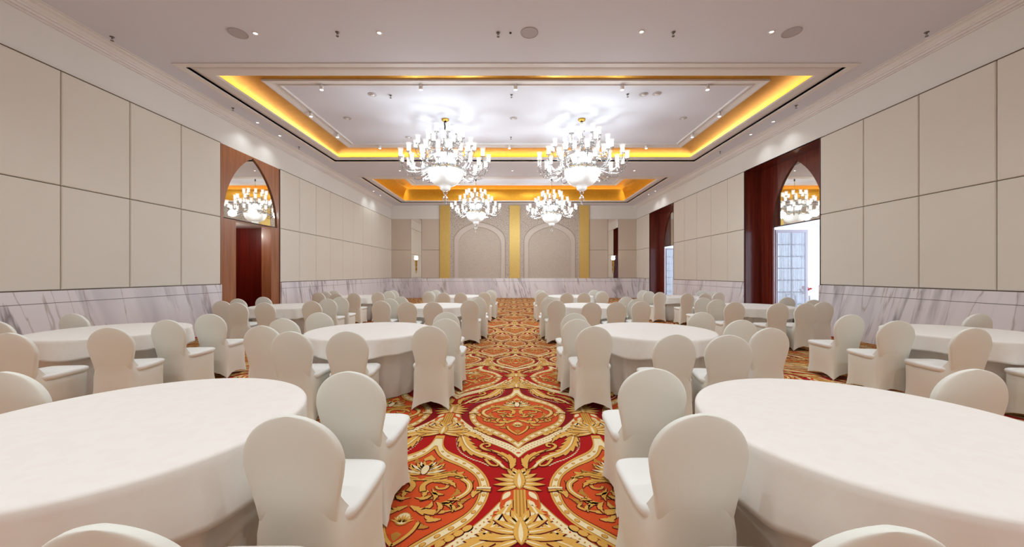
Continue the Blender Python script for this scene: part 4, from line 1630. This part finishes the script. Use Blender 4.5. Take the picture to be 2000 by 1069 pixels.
# the lights close to the side walls and at the end are dimmed
dim = None
for o in SC.objects:
    if o.name.startswith('recessed_downlight') and (abs(o.location.x) > 6.3 or o.location.y > 13):
        for ch in o.children:
            if ch.type == 'LIGHT':
                if dim is None:
                    dim = ch.data.copy()
                    dim.energy = 16
                ch.data = dim
rear = None
first_dl = [o for o in SC.objects if o.name == 'recessed_downlight'][0]
n_ = 0
for yy, w1 in ((3.6, 'front'), (0.9, 'middle'), (-1.5, 'rear')):  # unseen extra rows, added to light the near tables and chairs
    for xx, w2 in ((-6.3, 'leftmost'), (-3.9, 'second'), (-1.3, 'third'), (1.3, 'fourth'), (3.9, 'fifth'), (6.3, 'rightmost')):
        o = copy_tree(first_dl)
        o.location = (xx, yy, ZC)
        if yy < 1:
            for ch in o.children:
                if ch.type == 'LIGHT':
                    rear = rear or ch.data.copy()
                    rear.energy = P_DOWN * 1.5
                    ch.data = rear
        tag(o, 'added unseen downlight overhead at the viewpoint, %s row, %s from the left' % (w1, w2), 'downlight', 'recessed downlights')
spread(sprinkler, [(A(219, 72, ZC), 'grey sprinkler head in near ceiling at the far left'),
                   (A(659, 63, ZC), 'grey sprinkler head in near ceiling, second from left'),
                   (A(973, 64, ZC), 'grey sprinkler head in near ceiling left of the middle speaker'),
                   (A(1315, 63, ZC), 'grey sprinkler head in near ceiling, fourth from left'),
                   (A(1810, 63, ZC), 'grey sprinkler head in near ceiling at the far right'),
                   (A(455, 211, ZC), 'grey sprinkler head left of near coffer, nearer of two'),
                   (A(584, 287, ZC), 'grey sprinkler head left of near coffer, farther of two'),
                   (A(1555, 206, ZC), 'grey sprinkler head right of near coffer, nearer of two'),
                   (A(1406.6, 296, ZC), 'grey sprinkler head right of near coffer, farther of two'),
                   (A(763, 186, 6.0), 'grey sprinkler head inside near coffer, left near corner'),
                   (A(999, 185, 6.0), 'grey sprinkler head inside near coffer, near middle'),
                   (A(1226, 184, 6.0), 'grey sprinkler head inside near coffer, right near corner'),
                   (A(998, 268, 6.0), 'grey sprinkler head inside near coffer, far middle')], 'sprinkler', 'ceiling sprinkler heads')
spread(detector, [(A(727, 184.5, 6.0), 'white smoke detector inside near coffer, near left'),
                  (A(1257, 184, 6.0), 'white smoke detector inside near coffer, near right'),
                  (A(1283, 183, 6.0), 'white smoke detector inside near coffer, nearest the right end'),
                  (A(678, 231, 6.0), 'white smoke detector inside near coffer, left middle'),
                  (A(1003, 231, 6.0), 'white smoke detector inside near coffer, at its centre'),
                  (A(1334, 231, 6.0), 'white smoke detector inside near coffer, right middle'),
                  (A(798, 268, 6.0), 'white smoke detector inside near coffer, far left')], 'smoke detector', 'smoke detectors')
Z6 = 5.988
ynear, yfar = C1[2] + 1.145, C1[3] - 1.145
xl6, xr6 = C1[0] + 1.145, C1[1] - 1.145
items = []
for px, w_ in ((630, 'first'), (823, 'second'), (1007, 'third'), (1214, 'fourth'), (1380, 'fifth')):
    items.append((((px - 1002) / F_PX * ynear * 1.005, ynear, Z6), 'white track spotlight on near side of near coffer, %s from left' % w_, 0))
for px, w_ in ((742, 'left'), (995, 'middle'), (1262, 'right')):
    items.append((((px - 1002) / F_PX * yfar, yfar, Z6), 'white track spotlight on far side of near coffer, %s one' % w_, 0))
for py, w_ in ((216, 'nearer'), (260, 'farther')):
    Y = 5.58 * F_PX / (1002 - (607 if py == 216 else 659))
    items.append(((xl6, Y, Z6), 'white track spotlight on left side of near coffer, %s one' % w_, pi / 2))
    items.append(((xr6, Y, Z6), 'white track spotlight on right side of near coffer, %s one' % w_, pi / 2))
first = None
for pos, lab, rz in items:
    o = spot() if first is None else copy_tree(first)
    first = first or o
    o.location = pos
    o.rotation_euler = (0, 0, rz)
    tag(o, lab, 'spotlight', 'track spotlights in the near coffer')
# dark sensor dots
cam_dot = MB().lathe([(0.02, 0.0), (0.02, -0.012), (0.002, -0.016)], 12).obj('ceiling_sensor', 'black_cable', None, True)
cam_dot.location = A(997, 64, ZC)
tag(cam_dot, 'tiny black ceiling sensor between middle sprinkler and middle speaker', 'sensor')
